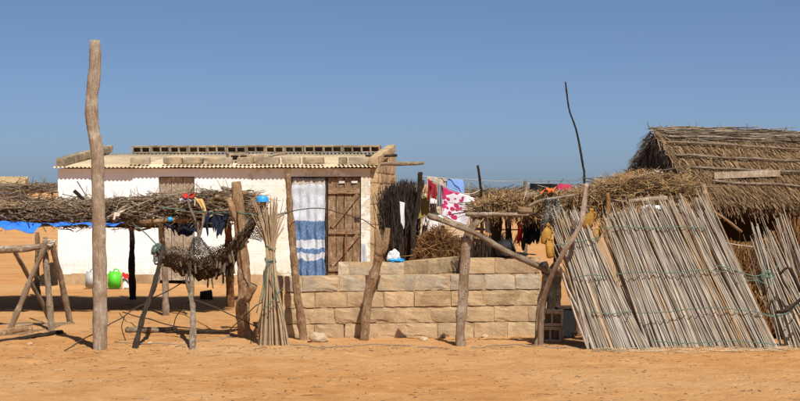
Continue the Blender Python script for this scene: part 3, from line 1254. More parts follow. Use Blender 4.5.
# ------------------------------------------------------------------ brush shelter on the left
RX0, RX1 = at(-30, 0, 27).x, at(246, 0, 26).x
RY0, RY1 = 24.9, 28.3
zb_tab = [(RX0, 1.24), (at(60, 0, 25).x, 1.24), (at(130, 0, 25).x, 1.22), (at(215, 0, 25).x, 1.24), (RX1, 1.34)]
zt_tab = [(RX0, 1.60), (at(40, 0, 26).x, 1.60), (at(110, 0, 26).x, 1.58), (at(150, 0, 26).x, 1.64), (at(205, 0, 26).x, 1.70), (at(235, 0, 26).x, 1.74), (RX1, 1.66)]
rzb = lambda x: interp(zb_tab, x)
rzt = lambda x, v=0.5: interp(zt_tab, x) - 0.06 * (1 - v) - 0.05 * v
ram = thing("brush_shelter", "long low shelter of piled brushwood on crooked posts before the white house", "shelter", Vector((at(132, 0, 28).x, 26.5, 0)))
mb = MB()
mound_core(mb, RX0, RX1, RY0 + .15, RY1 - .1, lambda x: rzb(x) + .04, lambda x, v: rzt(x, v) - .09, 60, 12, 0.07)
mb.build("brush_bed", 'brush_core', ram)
mb = MB()
for k in range(9000):
    x = U(RX0, RX1)
    v = random.random() ** 1.5
    y = RY0 + (RY1 - RY0) * v
    z0, z1 = rzb(x) + .02, rzt(x, v)
    h = U(0, 1) ** 0.7
    z = z0 + (z1 - z0) * h + .10 * noise.noise(Vector((x * 2.2, y * 1.5, 3)))
    yaw = random.gauss(0, 0.75) + (PI if random.random() < .5 else 0)
    d = Vector((math.cos(yaw), math.sin(yaw), random.gauss(0, 0.22)))
    L = U(.12, .6)
    r = U(.0025, .008) if random.random() < .93 else U(.01, .02)
    p = Vector((x, y, z)) - d * L * .5
    stick_into(mb, p, d, L, r, 4, 0.16)
for k in range(300):        # twigs that stand up out of the mat or droop from its edge
    x = U(RX0, RX1)
    if random.random() < .6:
        y = U(RY0, RY1)
        p = Vector((x, y, rzt(x) - .12))
        d = Vector((U(-.7, .7), U(-.5, .5), U(.3, 1)))
        stick_into(mb, p, d, U(.15, .42), U(.003, .008), 3, .1)
    else:
        p = Vector((x, RY0 + U(0, .2), rzb(x) + .06))
        stick_into(mb, p, Vector((U(-.6, .6), U(-.6, 0), U(-1, -.3))), U(.08, .2), U(.003, .007), 3, .1)
o = mb.build("brushwood", 'brush', ram)
o['kind'] = 'stuff'
mb = MB()
for k in range(5000):
    x = U(RX0, RX1)
    v = random.random()
    y = RY0 + (RY1 - RY0) * v
    z = rzb(x) + (rzt(x, v) - rzb(x)) * U(.1, 1.02)
    yaw = random.gauss(0, .6) + (PI if random.random() < .5 else 0)
    mb.blade(Vector((x, y, z)), Vector((math.cos(yaw), math.sin(yaw), random.gauss(0, .15))).normalized(), U(.12, .4), U(.006, .014), Vector((U(-.3, .3), -.8, .5)).normalized(), 0, 1)
o = mb.build("dry_grass", 'brush_straw', ram)
o['kind'] = 'stuff'
# bigger poles in the mat that can be picked out
for (a, b, r, mt) in (((-10, 225, 25.0), (110, 223, 25.1), .035, 'wood_dark'), ((90, 224, 25.0), (232, 226, 25.2), .04, 'wood_dark'),
                      ((0, 213, 24.95), (70, 217, 24.9), .018, 'wood_grey'), ((55, 208, 25.2), (95, 212, 24.9), .022, 'wood_tan'),
                      ((200, 207, 25.0), (247, 192, 24.9), .045, 'wood_tan'), ((205, 200, 25.3), (250, 199, 25.2), .04, 'wood_grey'),
                      ((140, 222, 24.8), (192, 219, 24.8), .03, 'wood_tan'), ((107, 217, 24.7), (128, 205, 24.8), .015, 'wood_pale'),
                      ((118, 212, 24.75), (160, 196, 24.9), .009, 'wood_pale'), ((74, 190, 26.0), (84, 200, 26), .028, 'wood_dark'),
                      ((77, 181, 26), (88, 200, 26), .009, 'wood_grey'), ((215, 196, 24.9), (252, 211, 25.0), .03, 'wood_tan'),
                      ((222, 188, 25.2), (255, 196, 25.1), .025, 'wood_grey')):
    log("roof_pole", [at(*a), at(*b)], r, r * .8, M[mt].name and mt, ram)
# posts of the shelter
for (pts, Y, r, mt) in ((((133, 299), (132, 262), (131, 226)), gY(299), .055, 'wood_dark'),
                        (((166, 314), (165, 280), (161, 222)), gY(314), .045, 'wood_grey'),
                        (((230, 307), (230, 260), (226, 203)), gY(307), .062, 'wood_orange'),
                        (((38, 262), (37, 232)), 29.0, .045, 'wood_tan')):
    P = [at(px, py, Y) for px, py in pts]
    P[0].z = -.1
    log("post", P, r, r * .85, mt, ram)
log("post", [Vector((at(-12, 0, 28).x, 28, -.1)), Vector((at(-12, 0, 28).x, 28, 1.4))], .05, .05, 'wood_grey', ram)
# hanging blue tarpaulin under the front edge
tp = thing("blue_tarpaulin", "bright blue tarpaulin draped below the edge of the brush shelter", "tarpaulin", at(20, 226, 24.85))
cloth("sheet", at(-14, 219, 24.9), at(44, 224, 24.85), at(33, 233, 24.7), at(-14, 226.5, 24.7), 'tarp', tp, 34, 12, .025, 2.5, crumple=.035)
cloth("sheet_fold", at(42, 223, 24.86), at(122, 223, 24.86), at(124, 226, 24.75), at(48, 226, 24.75), 'tarp', tp, 40, 8, .02, 4, rag=.35, crumple=.03)
# dark ragged cloth hanging by the orange post
rg = cloth("ragged_cloth", at(203, 214, 24.9), at(228, 211, 24.9), at(222, 238, 24.85), at(204, 236, 24.85), 'cloth_navy', None, 26, 20, .05, 4, rag=.75, crumple=.05)
tag(rg, "dark ragged cloth hanging under the brush shelter beside the orange post", "cloth")
rg = cloth("ragged_cloth", at(160, 224, 24.95), at(204, 224, 24.95), at(198, 236, 24.9), at(170, 235, 24.9), 'cloth_navy', None, 26, 12, .05, 4, rag=.8, crumple=.06)
tag(rg, "dark torn cloth hanging under the brush shelter in front of the grey door", "cloth")
rg = cloth("white_rag", at(112, 213, 24.6), at(128, 209, 24.6), at(119, 213, 24.5), at(111, 222, 24.5), 'cloth_beige', None, 14, 10, .03, 2, rag=.4, crumple=.05)
tag(rg, "pale rag caught on the brush beside the tall pole", "rag")
rg = cloth("rag", at(193, 198, 24.6), at(202, 199, 24.6), at(206, 213, 24.5), at(203, 214, 24.5), 'cloth_yellow', None, 12, 14, .03, 1.5, crumple=.05)
tag(rg, "ochre rag draped over the forked branch on the brush shelter", "rag")
rg = cloth("rag", at(184, 193.5, 24.58), at(194, 193, 24.58), at(193, 196.2, 24.5), at(184, 196.5, 24.5), 'cloth_red', None, 10, 6, .02, 2, crumple=.04)
tag(rg, "small red rag on top of the brush shelter", "rag")
rg = cloth("rag", at(180, 196.5, 24.6), at(192, 196, 24.6), at(190, 201, 24.5), at(179, 200, 24.5), 'cloth_palegrey', None, 10, 6, .02, 2, crumple=.05)
tag(rg, "pale grey rag below the red rag on the brush shelter", "rag")
mb = MB()
mb.lathe([(.01, -.035), (.03, -.028), (.038, 0), (.03, .028), (.01, .035)], 12, at(170, 219.5, 24.7))
o = mb.build("float", 'blue_plastic', None, at(170, 219.5, 24.7) - Vector((0, 0, .06)), True)
tag(o, "small round blue float stuck in the edge of the brush shelter", "float")
# forked branch standing up out of the mat
fb = thing("forked_branch", "grey forked branch rising through the edge of the brush shelter", "branch", at(199, 250, 24.5))
log("stem", [at(199, 246, 24.5), at(196, 225, 24.5), at(188, 200, 24.5), at(194, 186, 24.5)], .024, .012, 'wood_grey', fb)
log("limb", [at(199, 240, 24.48), at(203, 222, 24.48), at(203, 207, 24.5)], .02, .014, 'wood_grey', fb)

# ------------------------------------------------------------------ posts and poles in front
tall = post("tall_pole", "tall weathered pole standing alone at the left front", "pole",
            [at(100, 349, 19.5) * Vector((1, 1, 0)) if False else Vector((at(100, 349, 19.5).x, 19.5, 0))] + [at(px, py, 19.5) for px, py in ((99.6, 300), (99, 230), (98.2, 190), (97, 155), (92.6, 122), (92.3, 98), (94.5, 70), (95, 40))],
            .079, .064, 'wood_pale', n=70, seg=14, wander=.008, wob=.045, knots=.14)


def forked(name, label, cat, stem, r0, r1, forks, mat, extra=()):
    """stem: pixel points from the ground up with one depth; forks: lists of pixel points"""
    Y = stem[0][2]
    P = [at(*p) for p in stem]
    P[0].z = -.12
    e = thing(name, label, cat, Vector((P[0].x, P[0].y, 0)))
    log("stem", P, r0, r1, mat, e)
    for f in forks:
        log("fork", [at(*p) for p in f], r1 * .9, r1 * .6, mat, e)
    return e


Yb = gY(338)
bp = forked("forked_post", "thick tan forked post carrying the right end of the brush shelter", "post",
            [(247, 338, Yb), (243, 318, Yb), (244, 280, Yb), (242, 240, Yb), (236, 182, Yb)], .092, .062, [[(240, 225, Yb), (232, 206, Yb), (229, 198, Yb)]], 'wood_tan')
log("stub", [at(246, 300, Yb - .02), at(253, 286, Yb - .1)], .055, .05, 'wood_tan', bp)
log("root", [at(252, 340, Yb - .02), at(262, 318, Yb - .05), at(268, 296, Yb - .05)], .03, .018, 'wood_tan', bp)
Y1 = gY(340)
forked("leaning_post", "slim wavy post leaning in front of the striped curtain", "post",
       [(304, 340, Y1), (298, 295, Y1), (293, 250, Y1), (290, 210, Y1), (288, 174, Y1)], .052, .034, [], 'wood_tan')
forked("forked_post", "rough forked post in front of the courtyard wall below the plank door", "post",
       [(364, 341, Y1), (366, 318, Y1), (369, 290, Y1), (377, 265, Y1), (380, 250, Y1)], .055, .056,
       [[(380, 256, Y1), (379, 242, Y1), (376, 229, Y1)], [(380, 256, Y1), (385, 240, Y1), (388, 228, Y1)]], 'wood_tan')
Y3 = 19.95
fp = forked("forked_post", "thick grey post holding up the sloping rail before the wall", "post",
            [(460.5, 346, Y3), (462, 310, Y3), (464.5, 270, Y3), (466.5, 238, Y3)], .058, .062,
            [[(466, 246, Y3), (470, 231, Y3 + .02), (478, 221, Y3 + .05)]], 'wood_grey')
rail = log("sloping_rail", [at(428, 215, 20.0), at(470, 231.5, 19.84), at(505, 249, 19.9), at(552, 272, 20.0)], .03, .036, 'wood_grey', wander=.025)
tag(rail, "crooked wooden rail sloping down from the grey post to the right", "rail")
forked("rail_post", "short post under the low end of the sloping rail", "post",
       [(537, 344, gY(344)), (541, 310, 20.15), (545, 274, 20.1)], .05, .046, [[(544, 282, 20.1), (552, 270, 20.15), (556, 262, 20.15)]], 'wood_grey')
bpole = post("bent_pole", "bent pole with a bleached white tip leaning against the reed fence", "pole",
             [at(541, 338, 19.95) * Vector((1, 1, 0)), at(543, 300, 19.75)] + [at(px, py, 19.45) for px, py in ((562, 256), (579, 228), (583, 212), (587, 184))], .030, .026, 'wood_pale', wander=.01)
forked("crooked_post", "crooked post behind the foot of the narrow reed panel", "post",
       [(580, 337, gY(337)), (578, 310, 21.0), (572, 285, 21.0), (564, 272, 21.0)], .056, .05, [[(570, 282, 21.0), (556, 268, 20.9), (549, 270, 20.8)]], 'wood_tan')
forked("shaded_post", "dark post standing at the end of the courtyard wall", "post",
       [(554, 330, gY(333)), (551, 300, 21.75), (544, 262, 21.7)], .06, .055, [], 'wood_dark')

# hammock props
forked("hammock_prop", "dark speckled prop leaning left below the hammock", "post",
       [(131, 349, 19.5), (146, 308, 20.0), (158, 272, 20.6), (163, 246, 21.0)], .03, .026, [], 'wood_dark')
forked("hammock_prop", "thin upright prop below the middle of the hammock", "post",
       [(193, 350, 19.4), (193, 320, 20.0), (191, 290, 20.8), (192, 258, 21.3)], .034, .026, [[(192, 300, 20.7), (188, 285, 20.7), (187, 274, 20.7)]], 'wood_grey')


# net hammock: knotted cords, every mesh real
def net(name, P, nu, nv, r, mat, parent, jit=0.006, skip=0.0):
    """P(u,v) surface; diamond net"""
    mb = MB()
    pts = [[P(i / nu, (j + (.5 if i % 2 else 0)) / nv) + Vector((U(-jit, jit), U(-jit, jit), U(-jit, jit))) for j in range(nv + 1)] for i in range(nu + 1)]
    for i in range(nu):
        for j in range(nv + 1):
            for jj in ((j, j - 1) if i % 2 == 0 else (j, j + 1)):
                if 0 <= jj <= nv and random.random() >= skip:
                    a, b = pts[i][j], pts[i + 1][jj]
                    mb.tube([a, b], [r, r], 3, 0, False)
    o = mb.build(name, mat, parent, pts[0][0])
    o['kind'] = 'stuff'
    return o


HMA, HMB = at(157, 248, 21.4), at(266, 203, 20.9)
ham = thing("net_hammock", "dark knotted net hammock slung below the brush shelter", "hammock", at(195, 275, 21.3))


def hamline(u):
    tab = [(0, (157, 248)), (.1, (163, 257)), (.25, (178, 262)), (.42, (198, 267)), (.55, (213, 265)), (.68, (229, 256)), (.8, (243, 240)), (.92, (257, 215)), (1, (266, 203))]
    px = interp([(a, b[0]) for a, b in tab], u)
    py = interp([(a, b[1]) for a, b in tab], u)
    return at(px, py, 21.4 - .5 * u)


def ham_p(u, v):
    w = math.sin(PI * min(1, max(0, u))) ** .6
    a = (v - .5) * 2
    p = hamline(u)
    hgt = .02 + .16 * w
    return p + Vector((0, a * .30 * w, hgt * (abs(a) ** 1.6) * (1.3 if a < 0 else 1.6) - .10 * w + .03 * noise.noise(Vector((u * 9, v * 5, 0)))))


net("netting", ham_p, 96, 22, .0042, 'net_dark', ham)
net("netting", lambda u, v: ham_p(u * .86 + .07, v) + Vector((0, 0, -.025 + .02 * noise.noise(Vector((u * 12, v * 7, 4))))), 80, 20, .0042, 'net_dark', ham, .012)
# bunched lower folds
mb = MB()
for k in range(26):
    u0, u1 = U(.08, .5), U(.55, .85)
    v = U(.15, .85)
    pts = [ham_p(u0 + (u1 - u0) * q / 14, v + .12 * math.sin(q * .7 + k)) + Vector((U(-.02, .02), U(-.02, .02), U(-.07, .0))) for q in range(15)]
    mb.tube(pts, [U(.008, .018) for _ in pts], 5, .2)
o = mb.build("bunched_cord", 'net_dark', ham)
o['kind'] = 'stuff'
mb = MB()
for k in range(16):
    a = ham_p(U(.28, .62), U(.0, .5)) - Vector((0, 0, .05))
    cord_into(mb, [a, a + Vector((U(-.03, .03), U(-.05, 0), -U(.05, .16)))], U(.006, .012), 4, 4)
for k in range(14):
    a = ham_p(U(.60, .72), U(.1, .6))
    cord_into(mb, [a, a + Vector((U(-.06, .06), U(-.05, 0), -U(.06, .20)))], U(.010, .02), 4, 4)
o = mb.build("trailing_cord", 'net_dark', ham)
o['kind'] = 'stuff'
# knot of green cord at the left end
kn = thing("rope_knot", "tangle of green and grey cord binding the hammock to its prop", "rope", at(157, 262, 21.2))
mb = MB()
for k in range(9):
    c = at(157 + U(-3, 3), 256 + U(-8, 6), 21.15)
    th = U(0, 6)
    cord_into(mb, [c + Vector((math.cos(th + q) * U(.03, .06), -.03 + math.sin(q * 2) * .04, math.sin(th + q * 1.3) * U(.04, .07))) for q in range(6)], .011, 16, 5)
mb.build("grey_coils", 'net_grey', kn, smooth=True)
mb = MB()
for k in range(5):
    c = at(159 + U(-3, 3), 247 + U(-4, 4), 21.1)
    th = U(0, 6)
    cord_into(mb, [c + Vector((math.cos(th + q) * U(.03, .05), -.03, math.sin(th + q * 1.3) * U(.03, .05))) for q in range(6)], .009, 16, 5)
cord_into(mb, [at(158, 246, 21.1), at(144, 232, 22.5), at(133, 224, 24.4)], .008, 20, 5)
mb.build("green_coils", 'twine', kn, smooth=True)
# pale net hanging over the hammock
pn = thing("pale_net", "pale grey net hanging over the middle of the hammock", "net", at(203, 250, 21.2))
net("netting", lambda u, v: at(197 + 4 * v + (u - .5) * (8 + 22 * v), 236 + 18 * v + 3 * abs(u - .5), 21.0 + .1 * math.sin(u * 9)), 22, 18, .0035, 'net_grey', pn)
# dark net hung behind the hammock to the right
dn_ = thing("hanging_net", "square meshed dark net hanging between the tan post and the reed sheaf", "net", at(255, 225, 21.6))
net("netting", lambda u, v: at(243 + 22 * u - 3 * v, 205 + 30 * v + 6 * u, 21.5 + .05 * math.sin(u * 8 + v * 4)), 20, 20, .004, 'net_dark', dn_)


# ------------------------------------------------------------------ reed sheaf
sh = thing("reed_sheaf", "sheaf of dry reeds tied at the waist beside the courtyard wall", "sheaf", gp(272, 345))
Ys = gY(345)
for k in range(85):
    a, b = U(-1, 1), U(-1, 1)
    foot = at(273 + 15 * a + U(-2, 2), 345, Ys) + Vector((0, .12 * b, 0))
    foot.z = -.03
    wst = at(270.5 + 4.0 * a, 256 + U(-3, 3), Ys) + Vector((0, .04 * b, 0))
    tip = at(268 + 19 * (a * .6 + U(-.5, .5)), U(195, 228), Ys) + Vector((0, .10 * b, 0))
    mb = MB()
    pts = spline([foot, wst, tip], 7)
    kk = U(.55, 1.0)
    mb.tube(pts, [q * kk for q in (.010, .010, .0095, .009, .009, .008, .007, .005)], 5, .1)
    mb.build("reed", 'reed_bundle', sh, foot)
mb = MB()
for k in range(4):
    c = at(270.5, 255 + U(-9, 9), Ys)
    rr = .055 + U(-.005, .02)
    cord_into(mb, [c + Vector((math.cos(q * .9) * rr, math.sin(q * .9) * rr * .9, U(-.03, .03))) for q in range(8)], .007, 24, 5)
for (a, b) in (((269, 262), (257, 312)), ((268, 258), (262, 300)), ((272, 270), (284, 320)), ((262, 310), (284, 285))):
    cord_into(mb, [at(*a, Ys - .12), at(*b, Ys - .16)], .006, 12, 5, .03, .03)
mb.build("green_binding", 'twine', sh, smooth=True)
bc = thing("blue_basin", "small blue basin turned upside down on top of the reed sheaf", "basin", at(262.5, 201, Ys))
mb = MB()
mb.lathe([(.066, -.045), (.068, -.04), (.064, -.01), (.055, .012), (.04, .02), (.01, .021)], 20, at(262.5, 197.5, Ys))
mb.build("bowl", 'blue_plastic', bc, smooth=True)
mb = MB()
mb.lathe([(.066, -.050), (.075, -.047), (.076, -.041), (.067, -.038)], 20, at(262.5, 197.5, Ys))
mb.build("rim", 'blue_plastic', bc, smooth=True)

# ------------------------------------------------------------------ wooden rack at the left
rk = thing("trestle_rack", "rough trestle rack of crossed grey poles at the left edge", "rack", gp(40, 330))
for (nm, pts, r, mt) in (("leg", [(7, 330, 22.2), (28, 285, 22.1), (48, 240, 21.9)], .04, 'wood_pale'),
                         ("leg", [(51, 332, 21.9), (48, 290, 22.0), (45, 238, 22.1)], .042, 'wood_grey'),
                         ("leg", [(72, 325, 22.9), (62, 285, 22.6), (52, 244, 22.2)], .042, 'wood_grey'),
                         ("leg", [(54, 322, 23.4), (32, 285, 22.9), (13, 250, 22.3)], .03, 'wood_grey'),
                         ("crossbar", [(-12, 250, 22.15), (20, 249, 22.1), (53, 245, 22.15)], .05, 'wood_grey'),
                         ("ground_rail", [(-10, 326, 22.8), (30, 326, 22.7), (72, 325, 22.8)], .045, 'wood_grey'),
                         ("ground_rail", [(1, 340, 20.9), (40, 333, 21.9), (73, 324, 22.9)], .045, 'wood_tan'),
                         ("brace", [(36, 256, 24), (46, 250, 23.2), (56, 246, 22.3)], .018, 'wood_grey')):
    P = [at(*p) for p in pts]
    if nm == "leg":
        P[0].z = -.08
    log(nm, P, r, r * .85, mt, rk)
mb = MB()
for q in range(5):
    c = at(49, 243, 22.0)
    cord_into(mb, [c + Vector((math.cos(i * 1.1 + q) * .07, math.sin(i * 1.1 + q) * .10, U(-.04, .04))) for i in range(7)], .010, 20, 5)
mb.build("lashing", 'rope', rk, smooth=True)
for (pts, r, mt, lab) in (([(-6, 344), (25, 340), (62, 334)], .03, 'wood_dark', "dark pole lying on the sand at the foot of the trestle rack"),
                          ([(0, 338), (14, 334), (30, 332)], .05, 'wood_tan', "thick short log end at the left edge below the trestle rack"),
                          ([(127, 332), (150, 333), (176, 331)], .045, 'driftwood', "bleached driftwood log lying behind the leaning hammock prop"),):
    P = [gp(*p) + Vector((0, 0, r * .7)) for p in pts]
    o = log("log", P, r, r * .85, mt)
    tag(o, lab, "log")

# ------------------------------------------------------------------ reed fence panels
Yf = 19.5


def reed_panel(root, n, foot, head, slits=(), ragged=14, jit=1.8):
    """foot/head: pixel tables t -> (px,py,Y)"""
    def pick(tab, tt):
        return [interp([(q, w[c]) for q, w in tab], tt) for c in range(3)]
    for k in range(n):
        tt = (k + U(0, 1)) / n
        fx, fy, fY = pick(foot, tt)
        hx_, hy, hY = pick(head, tt)
        for sl in slits:
            hx_ += 4.5 * math.copysign(1, tt - sl) * math.exp(-abs(tt - sl) * 28)
        a = at(fx + U(-2, 2), fy, fY) + Vector((0, U(-.03, .03), 0))
        a.z = U(-.04, .0)
        b = at(hx_ + random.gauss(0, jit), hy + random.gauss(0, 1) * ragged * .5 + U(0, ragged), hY) + Vector((0, U(-.03, .03), 0))
        put_reed(root, a, b, U(.42, .85))
    mb = MB()
    for k in range(int(n * 2.6)):
        tt = (k + U(0, 1)) / int(n * 2.6)
        fx, fy, fY = pick(foot, tt)
        hx_, hy, hY = pick(head, tt)
        for sl in slits:
            hx_ += 4.5 * math.copysign(1, tt - sl) * math.exp(-abs(tt - sl) * 28)
        a = at(fx + U(-3, 3), fy, fY) + Vector((0, U(.015, .07), 0))
        a.z = -.02
        b = at(hx_ + random.gauss(0, jit * 1.2), hy + random.gauss(0, 1) * ragged * .5 + U(0, ragged * 2), hY) + Vector((0, U(.015, .07), 0))
        r = U(.003, .0065)
        mb.tube([a, a.lerp(b, .5) + Vector((U(-.015, .015), U(-.01, .01), 0)), b], [r, r * .9, r * .5], 4, .1)
    o = mb.build("thin_reeds", 'reed_thin', root)
    o['kind'] = 'stuff'


rf = thing("reed_fence", "broad leaning fence panel of grey reeds laced with green twine", "fence", gp(700, 349))
reed_panel(rf, 290, [(0, (648, 348, 19.6)), (1, (779, 349, 19.5))], [(0, (603, 213, 19.75)), (.35, (634, 205, 19.75)), (.7, (672, 203, 19.75)), (1, (706, 198, 19.75))], ragged=11, slits=(.37, .55, .72, .86))
nf = thing("narrow_reed_fence", "narrow slumping reed panel tilted left beside the broad fence", "fence", gp(625, 350))
reed_panel(nf, 110, [(0, (600, 349, 19.5)), (1, (649, 350, 19.45))], [(0, (553, 216, 19.8)), (.5, (573, 213, 19.8)), (1, (586, 219, 19.8))], ragged=14)
for k in range(10):
    put_reed(nf, at(U(585, 606), 346, 19.5) * Vector((1, 1, 0)), at(U(556, 575), U(240, 262), 19.7), U(.9, 1.3)).data = REEDS[k % 7]


def lace(root, pts, Y):
    mb = MB()
    P = [at(px, py, Y) + Vector((0, U(-.01, .01), 0)) for px, py in pts]
    sp = spline(P, len(pts) * 12)
    sp = [p + Vector((0, .014 * math.sin(i * 1.6), .006 * math.sin(i * 2.3))) for i, p in enumerate(sp)]
    mb.tube(sp, [.0048] * len(sp), 5, .1)
    for i in range(1):
        p = random.choice(sp)
        cord_into(mb, [p + Vector((0, -.03, 0)), p + Vector((U(-.03, .03), -.05, -U(.03, .09)))], .005, 5, 4)
    mb.build("green_twine", 'twine', root, smooth=True)


lace(rf, [(603, 228), (625, 227), (650, 228), (680, 227), (706, 228)], 19.68)
lace(rf, [(618, 274), (645, 272), (672, 273), (700, 270), (727, 272)], 19.60)
lace(rf, [(636, 313), (665, 312), (690, 309), (720, 308), (760, 312)], 19.52)
lace(rf, [(650, 341), (690, 343), (730, 341), (776, 344)], 19.45)
lace(nf, [(556, 245), (572, 243), (588, 240), (606, 236)], 19.68)
lace(nf, [(574, 278), (590, 275), (607, 276)], 19.60)
lace(nf, [(592, 312), (610, 314), (632, 311)], 19.52)
for (nm, pts, r, mt, lab, cat) in (("cross_pole", [(668, 206, 19.9), (706, 208, 19.8), (742, 232, 19.9)], .02, 'wood_tan', None, None),
                                   ("stake", [(722, 330, 20.0), (712, 240, 19.85), (703, 184, 19.85)], .046, 'wood_tan', None, None)):
    P = [at(*p) for p in pts]
    if nm == "stake":
        P[0].z = -.1
    log(nm, P, r, r * .85, mt, rf)
# right hand reed clump
rc = thing("broken_reed_panel", "broken reed panel tilted left at the right edge before the straw wall", "fence", gp(795, 342))
reed_panel(rc, 34, [(0, (782, 340, 19.9)), (1, (828, 345, 19.7))], [(0, (751, 226, 20.1)), (1, (770, 232, 20.1))], ragged=18)
reed_panel(rc, 12, [(0, (812, 300, 20.3)), (1, (835, 330, 20.2))], [(0, (775, 210, 20.5)), (1, (790, 216, 20.5))], ragged=12)
lace(rc, [(727, 272), (745, 277), (762, 279), (775, 276)], 19.75)
lace(rc, [(757, 312), (775, 316), (790, 312), (803, 296)], 19.72)
gk = thing("green_rope", "green rope stretched between the broad reed fence and the broken panel", "rope", at(752, 275, 19.7))
cord("rope_length", [at(716, 266, 19.6), at(740, 272, 19.62), at(758, 276, 19.7), at(772, 268, 19.8)], .006, 'twine', gk, wander=.02)
cord("rope_length", [at(735, 282, 19.6), at(755, 280, 19.65), at(770, 284, 19.7), at(778, 262, 19.8)], .005, 'twine', gk, wander=.02)
cord("rope_length", [at(755, 312, 19.5), at(772, 316, 19.6), at(790, 312, 19.7)], .006, 'twine', gk, wander=.02)
mb = MB()
for k in range(4):
    c = at(766 + U(-3, 3), 274 + U(-4, 4), 19.7)
    cord_into(mb, [c + Vector((math.cos(q * 1.2) * U(.02, .04), -.02, math.sin(q * 1.3) * U(.02, .04))) for q in range(6)], .006, 16, 5)
mb.build("knot", 'twine', gk, smooth=True)
bb = log("bent_branch", [at(777, 312, 19.6), at(786, 310, 19.5), at(800, 300, 19.5), at(812, 290, 19.5)], .022, .02, 'wood_dark')
tag(bb, "dark bent branch lying across the broken reed panel", "branch")
bb = log("bent_branch", [at(800, 292, 19.75), at(794, 275, 19.7), at(788, 268, 19.7), at(780, 275, 19.7)], .022, .014, 'wood_dark')
tag(bb, "thick dark hooked branch at the right edge against the broken reeds", "branch")

# straw wall behind
sw_ = thing("straw_wall", "orange brown brush wall between the broad reed fence and the right edge", "fence", gp(760, 340))
x0, x1 = at(688, 0, 20.9).x, at(830, 0, 20.9).x
top_tab = [(x0, 1.12), (at(720, 0, 20.9).x, 1.06), (at(745, 0, 20.9).x, 1.02), (at(772, 0, 20.9).x, 1.08), (at(785, 0, 20.9).x, 1.30), (x1, 1.34)]
mb = MB()
mb.box(((x0 + x1) / 2, 21.06, .46), (x1 - x0, .10, .96))
mb.build("backing", 'brush_core', sw_)
mb = MB()
for k in range(5200):
    x = U(x0, x1)
    h = interp(top_tab, x)
    z = U(0, h) if random.random() < .6 else U(.0, h * .9)
    d = Vector((random.gauss(0, .28), random.gauss(-.1, .25), 1)).normalized()
    L = U(.15, .42)
    mb.blade(Vector((x, 20.88 + U(-.12, .12), z)), d, min(L, max(.08, h + .1 - z)), U(.007, .018), Vector((U(-.4, .4), -1, U(-.2, .4))).normalized(), U(-.05, .05), 2)
for k in range(700):
    x = U(x0, x1)
    h = interp(top_tab, x)
    stick_into(mb, Vector((x, 20.85 + U(-.12, .1), U(0, h * .7))), Vector((random.gauss(0, .35), random.gauss(-.1, .2), 1)), U(.2, .6), U(.004, .009), 3, .12)
o = mb.build("brush", 'straw_orange', sw_)
o['kind'] = 'stuff'

# ------------------------------------------------------------------ thatched hut on the right
HTH = R(10)
AX = Vector((math.cos(HTH), math.sin(HTH), 0))
FR = Vector((math.sin(HTH), -math.cos(HTH), 0))
AP = at(655, 130, 24.2)
hut = thing("thatched_hut", "thatched hut with steep straw roof and pole battens at the right", "hut", Vector((AP.x, AP.y, 0)))
RL, HS, EZ = 4.6, 1.74, 1.57
RISE = AP.z - EZ


def slope_p(s, v, side=1, lift=0.0):
    """s along the ridge in m, v 0 ridge .. 1 eave"""
    sag = -.055 * min(s, 3.0) / 2.0
    nrm = (FR * side * RISE + Vector((0, 0, HS))).normalized()
    return Vector((AP.x, AP.y, AP.z + sag * (1 - v * .6))) + AX * s + FR * (side * HS * v) + Vector((0, 0, -RISE * v + .045 * math.sin(v * PI))) + nrm * lift


mb = MB()
n, k2 = 24, 8
for side in (1, -1):
    G = [[mb.vert(slope_p(-.02 + (RL) * i / n, j / k2, side, -.05 + .03 * noise.noise(Vector((i * .5, j * .6, side))))) for j in range(k2 + 1)] for i in range(n + 1)]
    B = [[mb.vert(slope_p(-.02 + (RL) * i / n, j / k2, side, -.17)) for j in range(k2 + 1)] for i in range(n + 1)]
    for i in range(n):
        for j in range(k2):
            f = (G[i][j], G[i][j + 1], G[i + 1][j + 1], G[i + 1][j])
            mb.f.append(f if side > 0 else f[::-1])
            f = (B[i][j], B[i + 1][j], B[i + 1][j + 1], B[i][j + 1])
            mb.f.append(f if side > 0 else f[::-1])
        mb.f.append((G[i][k2], B[i][k2], B[i + 1][k2], G[i + 1][k2]))
    for j in range(k2):
        mb.f.append((G[0][j], B[0][j], B[0][j + 1], G[0][j + 1]))
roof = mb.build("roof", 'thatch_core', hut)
mb = MB()
for side, cnt in ((1, 24000), (-1, 4000)):
    nrm = (FR * side * RISE + Vector((0, 0, HS))).normalized()
    dn0 = (FR * side * HS + Vector((0, 0, -RISE))).normalized()
    for k in range(cnt):
        row = random.randint(0, 9)
        v = (row + random.random() * 1.0) / 10
        s = U(-.06, RL)
        frac = v * 10 - row
        p = slope_p(s, v, side, -.02 + .035 * (1 - frac) + U(-.01, .025))
        d = (dn0 + AX * (random.gauss(.10, .16)) + nrm * U(-.06, .10)).normalized()
        L = U(.16, .34) if row < 9 else U(.06, .2)
        mb.blade(p, d, L, U(.005, .012), (nrm + AX * U(-.6, .6)).normalized(), U(-.02, .03), 2)
    for k in range(1500 if side > 0 else 300):       # shaggy eave
        s = U(-.06, RL)
        p = slope_p(s, U(.93, 1.0), side, U(-.14, .0))
        d = (dn0 + AX * random.gauss(.12, .22) + Vector((0, 0, -U(.1, .7)))).normalized()
        mb.blade(p, d, U(.06, .20), U(.006, .012), (nrm + AX * U(-.6, .6)).normalized(), U(0, .05), 2)
o = mb.build("thatch", 'thatch', roof)
o['kind'] = 'stuff'
